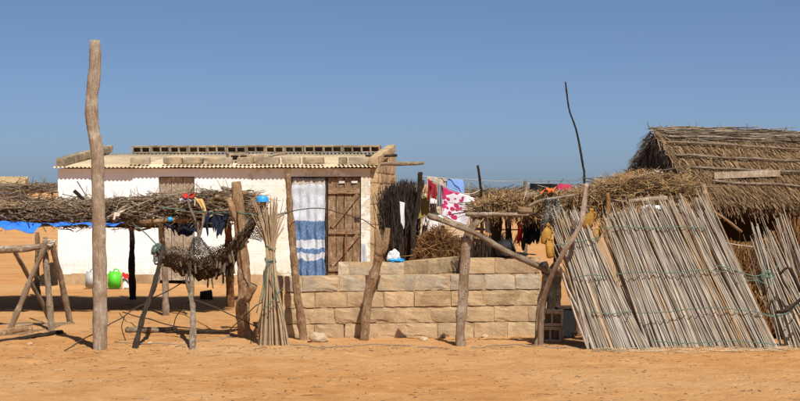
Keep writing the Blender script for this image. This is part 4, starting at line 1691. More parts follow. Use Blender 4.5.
# ridge cap of lengthwise reeds
mb = MB()
for k in range(900):
    s = U(-.1, RL - .5)
    v = abs(random.gauss(0, .085))
    side = 1 if random.random() < .75 else -1
    p = slope_p(s, min(v, .2), side, U(.01, .06))
    d = (AX + Vector((random.gauss(0, .06), random.gauss(0, .1), random.gauss(-.03, .05)))).normalized()
    stick_into(mb, p, d, U(.3, .8), U(.005, .010), 4, .03)
for k in range(90):
    s = U(-.1, RL)
    p = slope_p(s, .02, 1, .02)
    stick_into(mb, p, Vector((U(-.6, .6), U(-.5, .5), U(.3, 1))), U(.06, .16), U(.004, .007), 3, .1)
o = mb.build("ridge_cap", 'thatch_grey', roof)
o['kind'] = 'stuff'
# pole battens across the thatch
for pts in ([(666, 152, .27), (700, 152.5, .27), (740, 158, .30), (800, 162, .33)], [(675, 169, .46), (720, 171, .48), (760, 173, .50), (812, 172, .50)], [(690, 184, .63), (730, 185, .64), (770, 187, .66), (815, 187, .66)], [(712, 200, .80), (760, 202, .82), (815, 204, .84)], [(668, 143, .16), (720, 143, .16), (760, 146, .17), (815, 148, .18)]):
    P = []
    for px, py, v in pts:
        # solve s so that the batten passes the photo column
        lo, hi = -.5, 6
        for _ in range(30):
            mid = (lo + hi) / 2
            q = slope_p(mid, v, 1, .055)
            if 400 + q.x / q.y * F < px:
                lo = mid
            else:
                hi = mid
        P.append(slope_p(lo, v, 1, .055))
    log("batten", P, .017, .014, 'wood_grey', roof, wander=.02)
P = [slope_p(.35, .74, 1, .07), slope_p(1.25, .71, 1, .09)]
mb = MB()
dv = (P[1] - P[0])
mb.box((P[0] + P[1]) / 2, (dv.length, .03, .085), Matrix.Rotation(math.atan2(dv.y, dv.x), 3, 'Z') @ Matrix.Rotation(-math.asin(dv.z / dv.length), 3, 'Y'))
o = mb.build("plank", 'wood_pale', None, (P[0] + P[1]) / 2)
tag(o, "pale plank lying on the thatched hut roof near the eave", "plank")
# gable wall and front wall of the hut
mb = MB()
gl, gr, ga = slope_p(.02, .95, -1, -.12), slope_p(.02, .95, 1, -.12), slope_p(.02, 0, 1, -.12)
poly = [Vector((gl.x, gl.y, 0)), Vector((gr.x, gr.y, 0)), gr, ga, gl]
i = [mb.vert(p) for p in poly] + [mb.vert(p + AX * .08) for p in poly]
mb.f.append(tuple(i[:5]))
mb.f.append(tuple(i[5:][::-1]))
for a in range(5):
    b = (a + 1) % 5
    mb.f.append((i[a], i[5 + a], i[5 + b], i[b]))
gw = mb.build("gable_wall", 'thatch_core', hut)
mb = MB()
for k in range(5200):
    tt = U(-1, 1)
    top = ga.z - (ga.z - EZ) * abs(tt)
    p = Vector((AP.x, AP.y, 0)) + AX * (.0 + U(-.04, .05)) + FR * (HS * 1.0 * tt)
    z = U(.3, top - .05)
    p.z = z
    mb.blade(p, Vector((U(-.12, .12), U(-.12, .12), 1)).normalized(), min(U(.2, .5), top - z + .02), U(.008, .018), (-AX + FR * U(-.5, .5)).normalized(), U(-.03, .03), 2)
for k in range(420):     # shaggy verge
    v = U(0, 1)
    for side in (1, -1):
        p = slope_p(-.02, v, side, U(-.15, .03))
        dn0 = (FR * side * HS + Vector((0, 0, -RISE))).normalized()
        mb.blade(p, (dn0 + AX * U(-.5, -.05)).normalized(), U(.1, .28), U(.006, .014), (-AX + Vector((0, -.5, .5))).normalized(), U(-.03, .03), 2)
o = mb.build("gable_straw", 'thatch_grey', gw)
o['kind'] = 'stuff'
mb = MB()
back = Vector((AP.x, AP.y, 0)) + AX * (RL / 2) + FR * (-HS * .85)
mb.box(back + Vector((0, 0, .75)), (RL - .3, .1, 1.5), Matrix.Rotation(HTH, 3, 'Z'))
endw = Vector((AP.x, AP.y, 0)) + AX * (RL - .2)
mb.build("back_wall", 'thatch_core', hut)
mb = MB()
mb.box(endw + Vector((0, 0, .75)), (.1, HS * 1.6, 1.5), Matrix.Rotation(HTH, 3, 'Z'))
mb.build("end_wall", 'thatch_core', hut)
for s in (.3, 1.7, 3.1, 4.4):
    p = slope_p(s, .90, 1, -.12)
    log("post", [Vector((p.x, p.y, -.1)), p], .05, .045, 'wood_dark', hut)

# ------------------------------------------------------------------ middle thatch shelter
ms = thing("thatch_shelter", "flat shelter heaped with brown thatch between the washing and the hut", "shelter", Vector((at(590, 0, 24).x, 24.2, 0)))
MX0, MX1 = at(478, 0, 24.3).x, at(694, 0, 22.6).x
zt = [(478, 206), (490, 203), (505, 197), (530, 197), (560, 196), (585, 191), (605, 183), (625, 176), (650, 173), (672, 178), (690, 190), (697, 204)]
zbt = [(478, 210), (520, 212), (545, 213), (600, 212), (650, 211), (690, 214)]
MY = 23.6
mt_ = [(at(px, 0, MY).x, at(px, py, MY).z) for px, py in zt]
mb_ = [(at(px, 0, MY).x, at(px, py, MY).z) for px, py in zbt]
MX0, MX1 = mt_[0][0], mt_[-1][0]
mzt = lambda x, v=.5: interp(mt_, x)
mzb = lambda x: interp(mb_, x)
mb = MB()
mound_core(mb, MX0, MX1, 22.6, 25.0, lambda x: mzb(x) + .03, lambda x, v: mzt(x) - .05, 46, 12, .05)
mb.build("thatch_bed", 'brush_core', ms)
mb = MB()
for k in range(17000):
    x = U(MX0, MX1)
    y = 22.5 + 2.5 * random.random() ** 1.4
    z = mzb(x) + (mzt(x) - mzb(x)) * (U(0, 1) ** .6) + .03 * noise.noise(Vector((x * 3, y * 2, 0)))
    cl = noise.noise(Vector((x * 2.6, y * 2.6, 9)))
    yaw = 2.6 * cl + random.gauss(.2, .6) + (PI if random.random() < .5 else 0)
    d = Vector((math.cos(yaw), math.sin(yaw) - .25, random.gauss(-.25, .4))).normalized()
    z += .07 * cl
    mb.blade(Vector((x, y, z)) - d * .12, d, U(.10, .36), U(.004, .010), Vector((U(-.5, .5), -.8, .5)).normalized(), U(-.02, .06), 2)
for k in range(2600):
    x = U(MX0, MX1)
    p = Vector((x, 22.6 + U(-.1, .12), mzb(x) + U(.0, .25)))
    mb.blade(p, Vector((random.gauss(0, .35), U(-.5, 0), -1)).normalized(), U(.08, .26), U(.005, .012), Vector((U(-.5, .5), -1, .2)).normalized(), U(-.03, .03), 2)
o = mb.build("thatch", 'brush_straw', ms)
o['kind'] = 'stuff'
mb = MB()
for k in range(700):
    x = U(MX0, MX1)
    y = 22.5 + 2.4 * random.random()
    z = mzb(x) + (mzt(x) - mzb(x)) * U(.1, 1.02)
    yaw = random.gauss(.1, .5) + (PI if random.random() < .5 else 0)
    d = Vector((math.cos(yaw), math.sin(yaw), random.gauss(0, .2)))
    stick_into(mb, Vector((x, y, z)) - d * .2, d, U(.2, .7), U(.004, .011), 4, .08)
o = mb.build("sticks", 'brush', ms)
o['kind'] = 'stuff'
for (pts, r, mt) in (([(466, 214.5, 22.4), (500, 214, 22.4), (545, 215, 22.5)], .028, 'wood_pale'), ([(464, 212, 23.0), (480, 208, 22.8), (500, 205, 22.7)], .022, 'wood_grey'),
                     ([(518, 209.5, 22.3), (532, 210, 22.3)], .05, 'wood_tan'), ([(545, 215, 22.6), (640, 214, 22.5), (700, 214, 22.5)], .04, 'wood_grey'),
                     ([(628, 201, 22.3), (668, 198.5, 22.3)], .035, 'wood_pale'), ([(608, 213, 22.3), (608, 193, 22.4)], .032, 'wood_orange'),
                     ([(528, 206, 22.3), (545, 199, 22.35), (575, 195, 22.4)], .016, 'wood_pale')):
    log("roof_pole", [at(*p) for p in pts], r, r * .85, mt, ms)
for (px, Y, r) in ((495, 23.2, .085), (508, 24.6, .05), (557, 23.0, .06), (640, 22.8, .06), (690, 22.7, .05)):
    x = at(px, 0, Y).x
    log("post", [Vector((x + U(-.05, .05), Y, -.1)), Vector((x, Y, .6)), Vector((x + U(-.03, .03), Y, mzb(x) + .08))], r, r * .8, 'wood_dark', ms)
rg = cloth("rag", at(641, 206, 22.2), at(664, 205, 22.2), at(664, 209, 22.1), at(642, 210, 22.1), 'cloth_white', None, 16, 8, .03, 2, rag=.4, crumple=.04)
tag(rg, "white rag tucked under the thatch above the broad reed fence", "rag")
rg = cloth("rag", at(654, 169.5, 23.4), at(664, 170, 23.4), at(665, 174, 23.3), at(656, 174, 23.3), 'cloth_white', None, 12, 8, .03, 2, crumple=.05)
tag(rg, "white rag on the thatch at the foot of the hut gable", "rag")
rg = cloth("rag", at(543, 189.5, 22.7), at(557, 188.5, 22.7), at(552, 192.5, 22.5), at(540, 193, 22.5), 'cloth_orange', None, 14, 8, .03, 2, rag=.3, crumple=.05)
tag(rg, "orange rag lying on the thatch before the black cloth", "rag")
rg = cloth("rag", at(525, 192, 22.8), at(538, 192, 22.8), at(536, 199, 22.5), at(523, 199, 22.5), 'net_grey', None, 14, 8, .03, 2, rag=.3, crumple=.06)
tag(rg, "greenish grey rag lying on the left end of the thatch shelter", "rag")
# thin tall stick
o = post("thin_tall_stick", "thin dark stick rising high above the thatch into the sky", "stick",
         [at(585, 262, 25.2) * Vector((1, 1, 0)), at(584.5, 190, 25.2), at(583, 165, 25.2), at(576, 130, 25.2), at(569, 108, 25.2), at(565.5, 82, 25.2)], .020, .010, 'wood_dark', wander=.01)
# grey nets draped on the shelter front
gn = thing("draped_net", "grey fishing net draped over the front of the thatch shelter", "net", at(550, 225, 22.2))
for (a, b, c) in ((545, 199, 38), (554, 199, 34)):
    net("netting", lambda u, v: at(a - 3 + 8 * u + 2 * math.sin(v * 6), b + c * v, 22.2 - .06 * math.sin(u * PI) + .03 * math.sin(v * 9)), 14, 40, .0045, 'net_grey', gn, .012)

# ------------------------------------------------------------------ washing and the courtyard behind
YL = 28.0
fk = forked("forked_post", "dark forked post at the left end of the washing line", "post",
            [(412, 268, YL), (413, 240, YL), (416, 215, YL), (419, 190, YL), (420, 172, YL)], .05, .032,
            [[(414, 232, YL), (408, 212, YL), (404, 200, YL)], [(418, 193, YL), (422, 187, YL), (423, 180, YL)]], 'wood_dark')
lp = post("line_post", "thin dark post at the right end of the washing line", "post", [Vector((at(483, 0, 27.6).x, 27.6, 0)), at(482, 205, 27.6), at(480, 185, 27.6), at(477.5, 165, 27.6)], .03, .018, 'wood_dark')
o = cord("washing_line", [at(420, 176, YL), at(447, 178.5, 27.9), at(479, 180, 27.6)], .006, 'rope')
tag(o, "upper washing line between the forked post and the thin post", "rope")
o = cord("washing_line", [at(430, 180, YL), at(455, 191, 27.3), at(470, 194, 27.3), at(480, 190, 27.55)], .008, 'rope')
tag(o, "lower washing line carrying the flowered sheet", "rope")
o = cord("washing_line", [at(480, 180.5, 27.6), at(520, 181.5, 27.6), at(585, 180, 25.2)], .004, 'rope', sag=.02)
tag(o, "thin line running right from the thin post across the sky", "rope")


def wash(name, quad, Y, mat, label, cat, **kw):
    q = [at(px, py, Y) for px, py in quad]
    o = cloth(name, *q, mat, None, **kw)
    return tag(o, label, cat)


wash("beige_cloth", [(427, 176.5), (447, 178.5), (446, 190), (428, 192)], 27.95, 'cloth_beige', "beige patterned cloth at the left of the upper washing line", "cloth", amp=.03, waves=3)
wash("blue_cloth", [(447, 178.5), (463, 179.5), (464, 196), (446, 194)], 27.9, 'cloth_blue', "plain light blue cloth on the upper washing line", "cloth", amp=.015, waves=2)
wash("red_cloth", [(431, 182), (436.5, 184), (436, 200), (431, 197)], 27.7, 'cloth_crimson', "dark red cloth hanging at the left of the lower washing line", "cloth", amp=.03, waves=1.5)
wash("grey_cloth", [(437, 184), (445, 187.5), (442, 206), (438, 206)], 27.65, 'cloth_grey', "dark grey cloth hanging next to the flowered sheet", "cloth", amp=.03, waves=2)
wash("brown_cloth", [(427.5, 179), (431, 181), (430.5, 201), (428, 200)], 27.75, 'cloth_crimson', "narrow dark cloth at the very left end of the lower line", "cloth", amp=.03, waves=1)
wash("flowered_sheet", [(443, 187), (476, 199), (466, 226), (441, 216)], 27.2, 'floral', "white sheet with red flowers hanging on the lower washing line", "sheet", nu=30, nv=26, amp=.03, waves=2.5)
wash("olive_tarpaulin", [(413, 196), (430, 196), (430, 213), (414, 221)], 28.2, 'cloth_olive', "olive tarpaulin hanging behind the dark forked post", "tarpaulin", amp=.02, waves=1.5)
wash("black_cloth", [(530, 183.3), (557, 184), (557.5, 194), (530, 194)], 27.2, 'cloth_black', "black cloth hung above the thatch shelter beside a pink cloth", "cloth", amp=.02, waves=2)
wash("pink_cloth", [(557.5, 184), (572, 184.5), (573, 194), (557.5, 194)], 27.2, 'cloth_pink', "bright pink cloth hung above the thatch shelter", "cloth", amp=.02, waves=1.5)
o = cord("washing_line", [at(524, 183.5, 27.2), at(550, 183.6, 27.2), at(584, 184.5, 25.25)], .006, 'rope')
tag(o, "short line carrying the black and pink cloths", "rope")
for px in (525,):
    o = post("line_post", "post holding the black and pink cloths behind the thatch shelter", "post", [Vector((at(525, 0, 27.2).x, 27.2, 0)), at(525, 200, 27.2), at(524.5, 181, 27.2)], .03, .022, 'wood_grey')
wash("red_cloth", [(516, 222), (524, 221), (524, 248), (515, 245)], 23.0, 'cloth_red', "bright red cloth hanging under the thatch shelter beside black clothes", "cloth", amp=.05, waves=1.5, rag=.4, crumple=.06)
wash("black_clothes", [(523, 217), (543, 220), (541, 243), (523, 252)], 22.9, 'cloth_black', "black clothes hanging under the thatch shelter right of the red cloth", "clothes", amp=.06, waves=2, rag=.3, crumple=.06)
wash("grey_cloth", [(484, 217), (495, 218), (494, 233), (485, 232)], 24.0, 'cloth_palegrey', "pale grey cloth hanging beside the dark post of the thatch shelter", "cloth", amp=.03, waves=1.5)
wash("white_cloth", [(400, 201), (404.5, 203), (404, 229), (400.5, 222)], 27.6, 'cloth_white', "narrow white cloth hanging on the dark brush fence", "cloth", amp=.03, waves=1)
wash("white_cloth", [(361, 243), (366, 244), (367.5, 271), (361.5, 268)], 32.3, 'cloth_palegrey', "pale cloth hanging on the house wall right of the plank door", "cloth", amp=.02, waves=1.5)
# frame under the shelter
ck = thing("pole_frame", "small frame of pale poles standing behind the grey post", "frame", Vector((at(477, 0, 24.8).x, 24.8, 0)))
for a, b in (((472, 262), (474, 216)), ((482, 262), (481, 215)), ((471, 217), (486, 219)), ((472, 228), (484, 229)), ((472, 240), (484, 241))):
    P = [at(*a, 24.8), at(*b, 24.8)]
    if a[1] == 262:
        P[0].z = -.05
    log("pole", P, .022, .02, 'wood_pale', ck)

# dark brush fence left of the washing
df = thing("dark_brush_fence", "dark ragged brush fence between the house end and the forked post", "fence", Vector((at(398, 0, 28.4).x, 28.4, 0)))
mb = MB()
for k in range(3400):
    px = random.choice((U(391, 397), U(394, 404), U(396, 404), U(402, 505), U(402, 505)))
    x = at(px, 0, 28.4).x
    top = at(0, interp([(391, 200), (396, 188), (402, 180), (405, 205), (411, 236), (472, 238), (505, 230)], px) + U(-3, 14), 28.4).z
    p = Vector((x, 28.4 + U(-.12, .12), U(-.03, .35)))
    d = Vector((random.gauss(.03, .09), random.gauss(0, .08), 1))
    stick_into(mb, p, d, max(.3, top - p.z), U(.003, .009), 4, .07)
o = mb.build("sticks", 'dark_brush', df)
o['kind'] = 'stuff'
log("post", [Vector((at(393, 0, 28.6).x, 28.6, -.1)), at(392, 186, 28.6)], .05, .04, 'wood_dark', df)

# straw heap behind the inner wall
hp_ = thing("straw_heap", "tangled heap of orange brown straw behind the sloping rail", "heap", Vector((at(438, 0, 26.6).x, 26.6, 0)))
mb = MB()
ctr = Vector((at(438, 0, 26.6).x, 26.6, 0))
G = []
nn = 20
for j in range(9):
    for i in range(nn):
        th = 2 * PI * i / nn
        ph = j / 8 * PI / 2
        rr = 1 + .18 * noise.noise(Vector((math.cos(th) * 2, math.sin(th) * 2, j * .5)))
        G.append(mb.vert(ctr + Vector((math.cos(th) * math.cos(ph) * .36 * rr, math.sin(th) * math.cos(ph) * .5 * rr, -.03 + math.sin(ph) * 1.05 * rr))))
for j in range(8):
    for i in range(nn):
        a, b = j * nn + i, j * nn + (i + 1) % nn
        mb.f.append((a, b, b + nn, a + nn))
mb.build("packed_core", 'brush_core', hp_)
mb = MB()
for k in range(2600):
    th, ph = U(0, 2 * PI), math.asin(U(0.0, 1))
    d0 = Vector((math.cos(th) * math.cos(ph) * .38, math.sin(th) * math.cos(ph) * .52, math.sin(ph) * 1.08))
    p = ctr + d0 * U(.92, 1.08)
    d = Vector((random.gauss(.35, .7), random.gauss(-.1, .5), random.gauss(-.15, .55))).normalized()
    stick_into(mb, p - d * .12, d, U(.12, .40), U(.003, .008), 3, .10)
o = mb.build("straw", 'straw_orange', hp_)
o['kind'] = 'stuff'

# items on the courtyard wall tops
hb = thing("white_bag", "white and blue bag lying on the inner wall", "bag", at(397, 261, 23.5))
def lump(name, c, size, mat, parent, seed, rough=.45):
    bm = bmesh.new()
    bmesh.ops.create_icosphere(bm, subdivisions=4, radius=1)
    for v in bm.verts:
        d = v.co.copy()
        k = 1 + rough * noise.noise(d * 1.6 + Vector((seed, 2, 3))) + rough * .5 * abs(noise.noise(d * 4 + Vector((1, seed, 3))))
        v.co = Vector((d.x * size[0], d.y * size[1], d.z * size[2])) * k
        v.co.z = max(v.co.z, -size[2] * .6)
    me = bpy.data.meshes.new(name)
    bm.to_mesh(me)
    bm.free()
    for p in me.polygons:
        p.use_smooth = True
    me.materials.append(M[mat])
    o = bpy.data.objects.new(name, me)
    COL.objects.link(o)
    o.parent = parent
    o.location = Vector(c) - parent_world(parent)
    return o


lump("body", at(393.5, 257, 23.5), (.075, .06, .09), 'cloth_white', hb, 4.0)
lump("base", at(396.5, 260.5, 23.48), (.10, .06, .03), 'blue_plastic', hb, 7.0)
pot = thing("black_pot", "sooty black pot lying on the courtyard wall", "pot", at(510, 253, Yw + .09))
mb = MB()
rt = Matrix.Rotation(R(68), 3, 'Y')
c0 = at(505, 249, 21.08)
mb.lathe([(.02, -.11), (.08, -.10), (.115, -.04), (.115, .03), (.085, .075), (.09, .095), (.075, .09), (.06, .02)], 22, c0, rt)
mb.build("bowl", 'black_metal', pot, smooth=True)
mb = MB()
mb.lathe([(.088, .084), (.102, .092), (.102, .102), (.088, .108)], 22, c0, rt)
mb.build("rim", 'black_metal', pot, smooth=True)
wb_ = cloth("black_cloth", at(497, 251, 21.0), at(520, 253, 21.0), at(538, 254.0, 20.95), at(506, 256.5, 20.95), 'cloth_black', None, 16, 6, .02, 2, crumple=.03)
tag(wb_, "black cloth spread along the top of the courtyard wall", "cloth")

# ------------------------------------------------------------------ jugs, floats, containers
def jug(name, c, R3, s, mat, label, cat, group=None):
    e = thing(name, label, cat, c, group)
    mb = MB()
    mb.lathe([(.02, 0), (.075, .004), (.085, .03), (.088, .10), (.082, .16), (.06, .20), (.03, .225), (.026, .25), (.02, .252)], 16, c, R3, s, s * .75)
    for i, p in enumerate(mb.v):
        mb.v[i] = tuple(c + (Vector(p) - c) * .82 + noise.noise_vector(Vector(p) * 11) * .012)
    mb.build("body", mat, e, smooth=True)
    mb = MB()
    mb.lathe([(.024, .20), (.026, .205), (.026, .226), (.022, .23)], 12, c, R3, s, s)
    mb.build("cap", mat, e, smooth=True)
    mb = MB()
    pts = [c + R3 @ Vector((x * s, 0, z)) for x, z in ((.02, .19), (.060, .19), (.075, .155), (.062, .105))]
    mb.tube(spline(pts, 8), [.010] * 9, 6)
    mb.build("handle", mat, e, smooth=True)
    return e


def RX(a, b, c):
    return Matrix.Rotation(a, 3, 'X') @ Matrix.Rotation(b, 3, 'Y') @ Matrix.Rotation(c, 3, 'Z')


jug("yellow_jug", at(586, 228, 19.80), RX(.3, .25, .2), .92, 'yellow_plastic', "large yellow plastic jug wedged in the top of the narrow reed panel", "jug")
jug("yellow_jug", at(592, 243, 19.86), RX(-.2, .5, .9), .85, 'yellow_plastic', "yellow plastic jug hanging in the gap between the two reed panels", "jug")
jug("yellow_jug", at(545, 244, 19.82), RX(.1, .15, .4), .8, 'yellow_plastic', "small upper yellow jug hanging left of the narrow reed panel", "jug")
jug("yellow_jug", at(551, 257, 19.78), RX(.2, -.15, .8), .8, 'yellow_plastic', "small lower yellow jug hanging left of the narrow reed panel", "jug")


def canister(name, c, w, d, h, mat, label, capmat='white_plastic'):
    e = thing(name, label, "container", c)
    bm = bmesh.new()
    bmesh.ops.create_cube(bm, size=1)
    for v in bm.verts:
        v.co = Vector((v.co.x * w, v.co.y * d, v.co.z * h + h / 2))
        if v.co.z > h * .5:
            v.co.x *= .92
            v.co.y *= .92
    bmesh.ops.bevel(bm, geom=list(bm.edges), offset=min(w, d) * .13, segments=3, affect='EDGES')
    me = bpy.data.meshes.new("body")
    bm.to_mesh(me)
    bm.free()
    for p in me.polygons:
        p.use_smooth = True
    me.materials.append(M[mat])
    o = bpy.data.objects.new("body", me)
    COL.objects.link(o)
    o.parent = e
    mb = MB()
    mb.lathe([(.03, h - .005), (.03, h + .03), (.024, h + .034)], 12, c + Vector((-w * .28, 0, 0)))
    mb.build("cap", capmat, e, smooth=True)
    mb = MB()
    mb.tube(spline([c + Vector((-w * .05, 0, h - .02)), c + Vector((0, 0, h + .04)), c + Vector((w * .28, 0, h + .04)), c + Vector((w * .36, 0, h - .03))], 10), [.012] * 11, 6)
    mb.build("handle", mat, e, smooth=True)
    return e


Yc = gY(288)
canister("green_canister", Vector((at(114.5, 0, Yc).x, Yc, 0)), .225, .15, .29, 'green_plastic', "bright green canister against the foot of the white house")
canister("grey_canister", Vector((at(90, 0, Yc).x, Yc + .1, 0)), .19, .15, .28, 'grey_plastic', "cloudy grey canister against the white house left of the tall pole")
wr_ = cloth("crumpled_rag", Vector((at(121, 0, Yc).x, Yc + .12, .22)), Vector((at(129, 0, Yc).x, Yc + .12, .20)), Vector((at(130, 0, Yc).x, Yc - .03, .01)), Vector((at(121, 0, Yc).x, Yc - .03, .01)), 'cloth_white', None, 14, 14, .05, 2, crumple=.08)
tag(wr_, "crumpled white rag beside the green canister", "rag")
wr_ = cloth("crumpled_rag", Vector((at(123, 0, Yc).x, Yc + .05, .27)), Vector((at(129, 0, Yc).x, Yc + .05, .25)), Vector((at(128, 0, Yc).x, Yc - .02, .15)), Vector((at(122, 0, Yc).x, Yc - .02, .17)), 'cloth_red', None, 10, 10, .04, 2, crumple=.07)
tag(wr_, "crumpled red rag on top of the white rag by the green canister", "rag")

# leaning dark board by the left house corner
lb = thing("dark_crate", "dark box with a sloping lid standing at the left corner of the house", "box", Vector((at(50, 0, 33.0).x, 33.0, 0)))
Yk = 33.0
mb = MB()
mb.box(Vector((at(52.8, 0, Yk).x, Yk, .17)), (.11, .3, .46), jit=.02)
mb.build("body", 'wood_dark', lb)
mb = MB()
a, b = Vector((at(51.5, 0, Yk).x, Yk, .30)), Vector((at(33, 0, Yk).x, Yk - .1, .02))
ii = [mb.vert(a + Vector((0, y, z))) for y, z in ((-.12, 0), (.12, 0), (.12, -.32), (-.12, -.32))] + [mb.vert(b + Vector((0, y, z))) for y, z in ((-.12, .03), (.12, .03), (.12, -.03), (-.12, -.03))]
for f in ((0, 1, 2, 3), (4, 7, 6, 5), (0, 4, 5, 1), (1, 5, 6, 2), (2, 6, 7, 3), (3, 7, 4, 0)):
    mb.f.append(tuple(ii[k] for k in f))
mb.build("lid", 'wood_dark', lb)

# hollow blocks by the rail post
hbm_tan = hbm.copy()
hbm_tan.materials[0] = M['block_pale']
for i, (z, lab) in enumerate(((0.0, "lower hollow block standing by the short rail post"), (.185, "upper hollow block stacked by the short rail post"))):
    o = bpy.data.objects.new("hollow_block", hbm)
    COL.objects.link(o)
    o.location = Vector((at(551.5, 0, 20.5).x + .01 * i, 20.5, gz(at(551, 0, 20.5).x, 20.5) + z - .01))
    o.rotation_euler = (0, 0, R(-14 + 7 * i))
    o.scale = (.6, 1, 1.24)
    o.data = hbm_tan
    tag(o, lab, "block")
mb = MB()
Yd = 21.6
mb.box(Vector((at(577, 0, Yd).x, Yd + .1, .17)), (.46, .35, .27), Matrix.Rotation(R(4), 3, 'Z'), .012)
dx = thing("dark_box", "low dark box standing behind the crooked post and narrow reed panel", "box", Vector((at(577, 0, Yd).x, Yd + .1, .03)))
mb.build("body", 'black_metal', dx)
mb = MB()
mb.box(Vector((at(577, 0, Yd).x, Yd + .1, .318)), (.49, .38, .022), Matrix.Rotation(R(4), 3, 'Z'), .008)
mb.build("lid", 'wood_dark', dx)
o = thing("metal_sheet", "bent dark metal sheet on the sand beside the hollow blocks", "sheet", gp(563, 338))
mb = MB()
for j in range(4):
    for i in range(9):
        x = at(551 + 3.2 * i, 0, 20.9).x
        mb.vert((x, 20.75 + .1 * j, .05 + .035 * math.sin(i * .9 + j) + .012 * j + U(-.008, .008)))
for j in range(3):
    for i in range(8):
        mb.f.append((j * 9 + i, j * 9 + i + 1, (j + 1) * 9 + i + 1, (j + 1) * 9 + i))
q = mb.build("panel", 'black_metal', o)
q.modifiers.new("thickness", 'SOLIDIFY').thickness = .006
# boards by the fence foot
for (a, b, w, lab) in (((598, 331), (606, 344), .05, "orange board leaning at the foot of the narrow reed panel"),):
    P = [gp(*b), at(592, 306, 20.4)]
    o = log("board", P, .03, .025, 'wood_orange')
    tag(o, lab, "board")

# stone at the wall foot
mb = MB()
bm = bmesh.new()
bmesh.ops.create_icosphere(bm, subdivisions=3, radius=1)
for v in bm.verts:
    v.co = Vector((v.co.x * .105, v.co.y * .08, v.co.z * .07)) * (1 + .35 * noise.noise(v.co * 1.4 + Vector((3, 1, 5))))
me = bpy.data.meshes.new("stone")
bm.to_mesh(me)
bm.free()
me.materials.append(M['stone'])
o = bpy.data.objects.new("stone", me)
COL.objects.link(o)
o.location = gpz(318, 342) + Vector((0, 0, .04))
tag(o, "pale stone lying at the foot of the slim wavy post", "stone")
for i, (px, py, s, lab) in enumerate(((424, 341, .5, "small stone at the foot of the courtyard wall left of the grey post"), (150, 344, .35, "tiny pale stone near the tall pole and leaning prop"), (30, 346, .3, "tiny pale stone on the sand below the trestle rack"), (232, 300, .7, "dark lump on the sand behind the hammock"), (485, 338, .4, "small stone at the wall foot right of the grey post"))):
    c = o.copy()
    COL.objects.link(c)
    c.location = gpz(px, py) + Vector((0, 0, .03 * s))
    c.rotation_euler = (0, 0, i * 1.7)
    c.scale = (s, s, s)
    c['label'] = lab
mb = MB()
mb.box(Vector((at(202, 0, 28).x, gY(299), .06)), (.20, .16, .14), Matrix.Rotation(.2, 3, 'Z'), .02)
o = mb.build("dark_block", 'wood_dark', None, Vector((at(202, 0, 28).x, gY(299), 0)))
tag(o, "small dark block of wood on the sand under the hammock", "block")

# sticks leaning on the plank door
o = post("leaning_stick", "pale stick leaning against the brown plank door", "stick", [hp(hx(347), -.35, 0), hp(hx(347), -.06, 1.05)], .018, .015, 'wood_orange')

# ------------------------------------------------------------------ wires, cords, litter
for (pts, r, mt, lab, z) in (([(64, 350, 19.3), (120, 318, 20.3), (187, 279, 21.4)], .007, 'wire', "thin cord rising from the sand to the hammock prop", 0),
                             ([(190, 298, 20.9), (225, 312, 20.8), (262, 330, 20.7)], .007, 'wire', "thin cord running down from the upright prop to the tan post", 0),
                             ([(122, 312, 21.5), (160, 322, 21.2), (200, 330, 21), (240, 330, 20.9)], .007, 'wire', "slack cord sagging between the hammock props", 0),
                             ([(171, 330, 21.3), (180, 310, 21.0), (196, 296, 20.9)], .006, 'wire', "short cord hanging left of the upright prop", 0),
                             ([(124, 316, 20.6), (121, 328, 20.6), (126, 341, 20.6)], .006, 'wire', "bent wire standing beside the leaning prop", 0),
                             ([(230, 330, 20.7), (250, 310, 20.6), (268, 298, 20.3)], .006, 'wire', "cord slanting up behind the tan forked post", 0),
                             ([(275, 218, 20.2), (300, 210, 20.6), (330, 210, 20.6), (360, 220, 20.7), (378, 230, 20.8)], .006, 'wire', "dark cord running from the reed sheaf past the curtain to the forked post", 0),
                             ([(160, 207, 24.5), (200, 212, 24.3), (236, 213, 21.0), (270, 216, 20.3), (288, 212, 20.65)], .010, 'twine', "green cord strung along the brush shelter to the slim post", 0),
                             ([(706, 236, 19.8), (730, 243, 20.2), (770, 250, 20.4)], .006, 'rope', "thin cord across the dark opening of the hut", 0)):
    o = cord("cord", [at(*p) for p in pts], r, mt, None, wander=.02)
    tag(o, lab, "cord")
kb = thing("cord_knot", "black knot of cord hanging in front of the plank door", "knot", at(357, 220, 20.69))
mb = MB()
for k in range(5):
    c = at(357, 217.8 + k * .9, 20.69)
    cord_into(mb, [c + Vector((math.cos(q * 1.2) * .025, math.sin(q * 1.2) * .03, U(-.02, .02))) for q in range(6)], .009, 12, 5)
mb.build("coil", 'wire', kb, smooth=True)

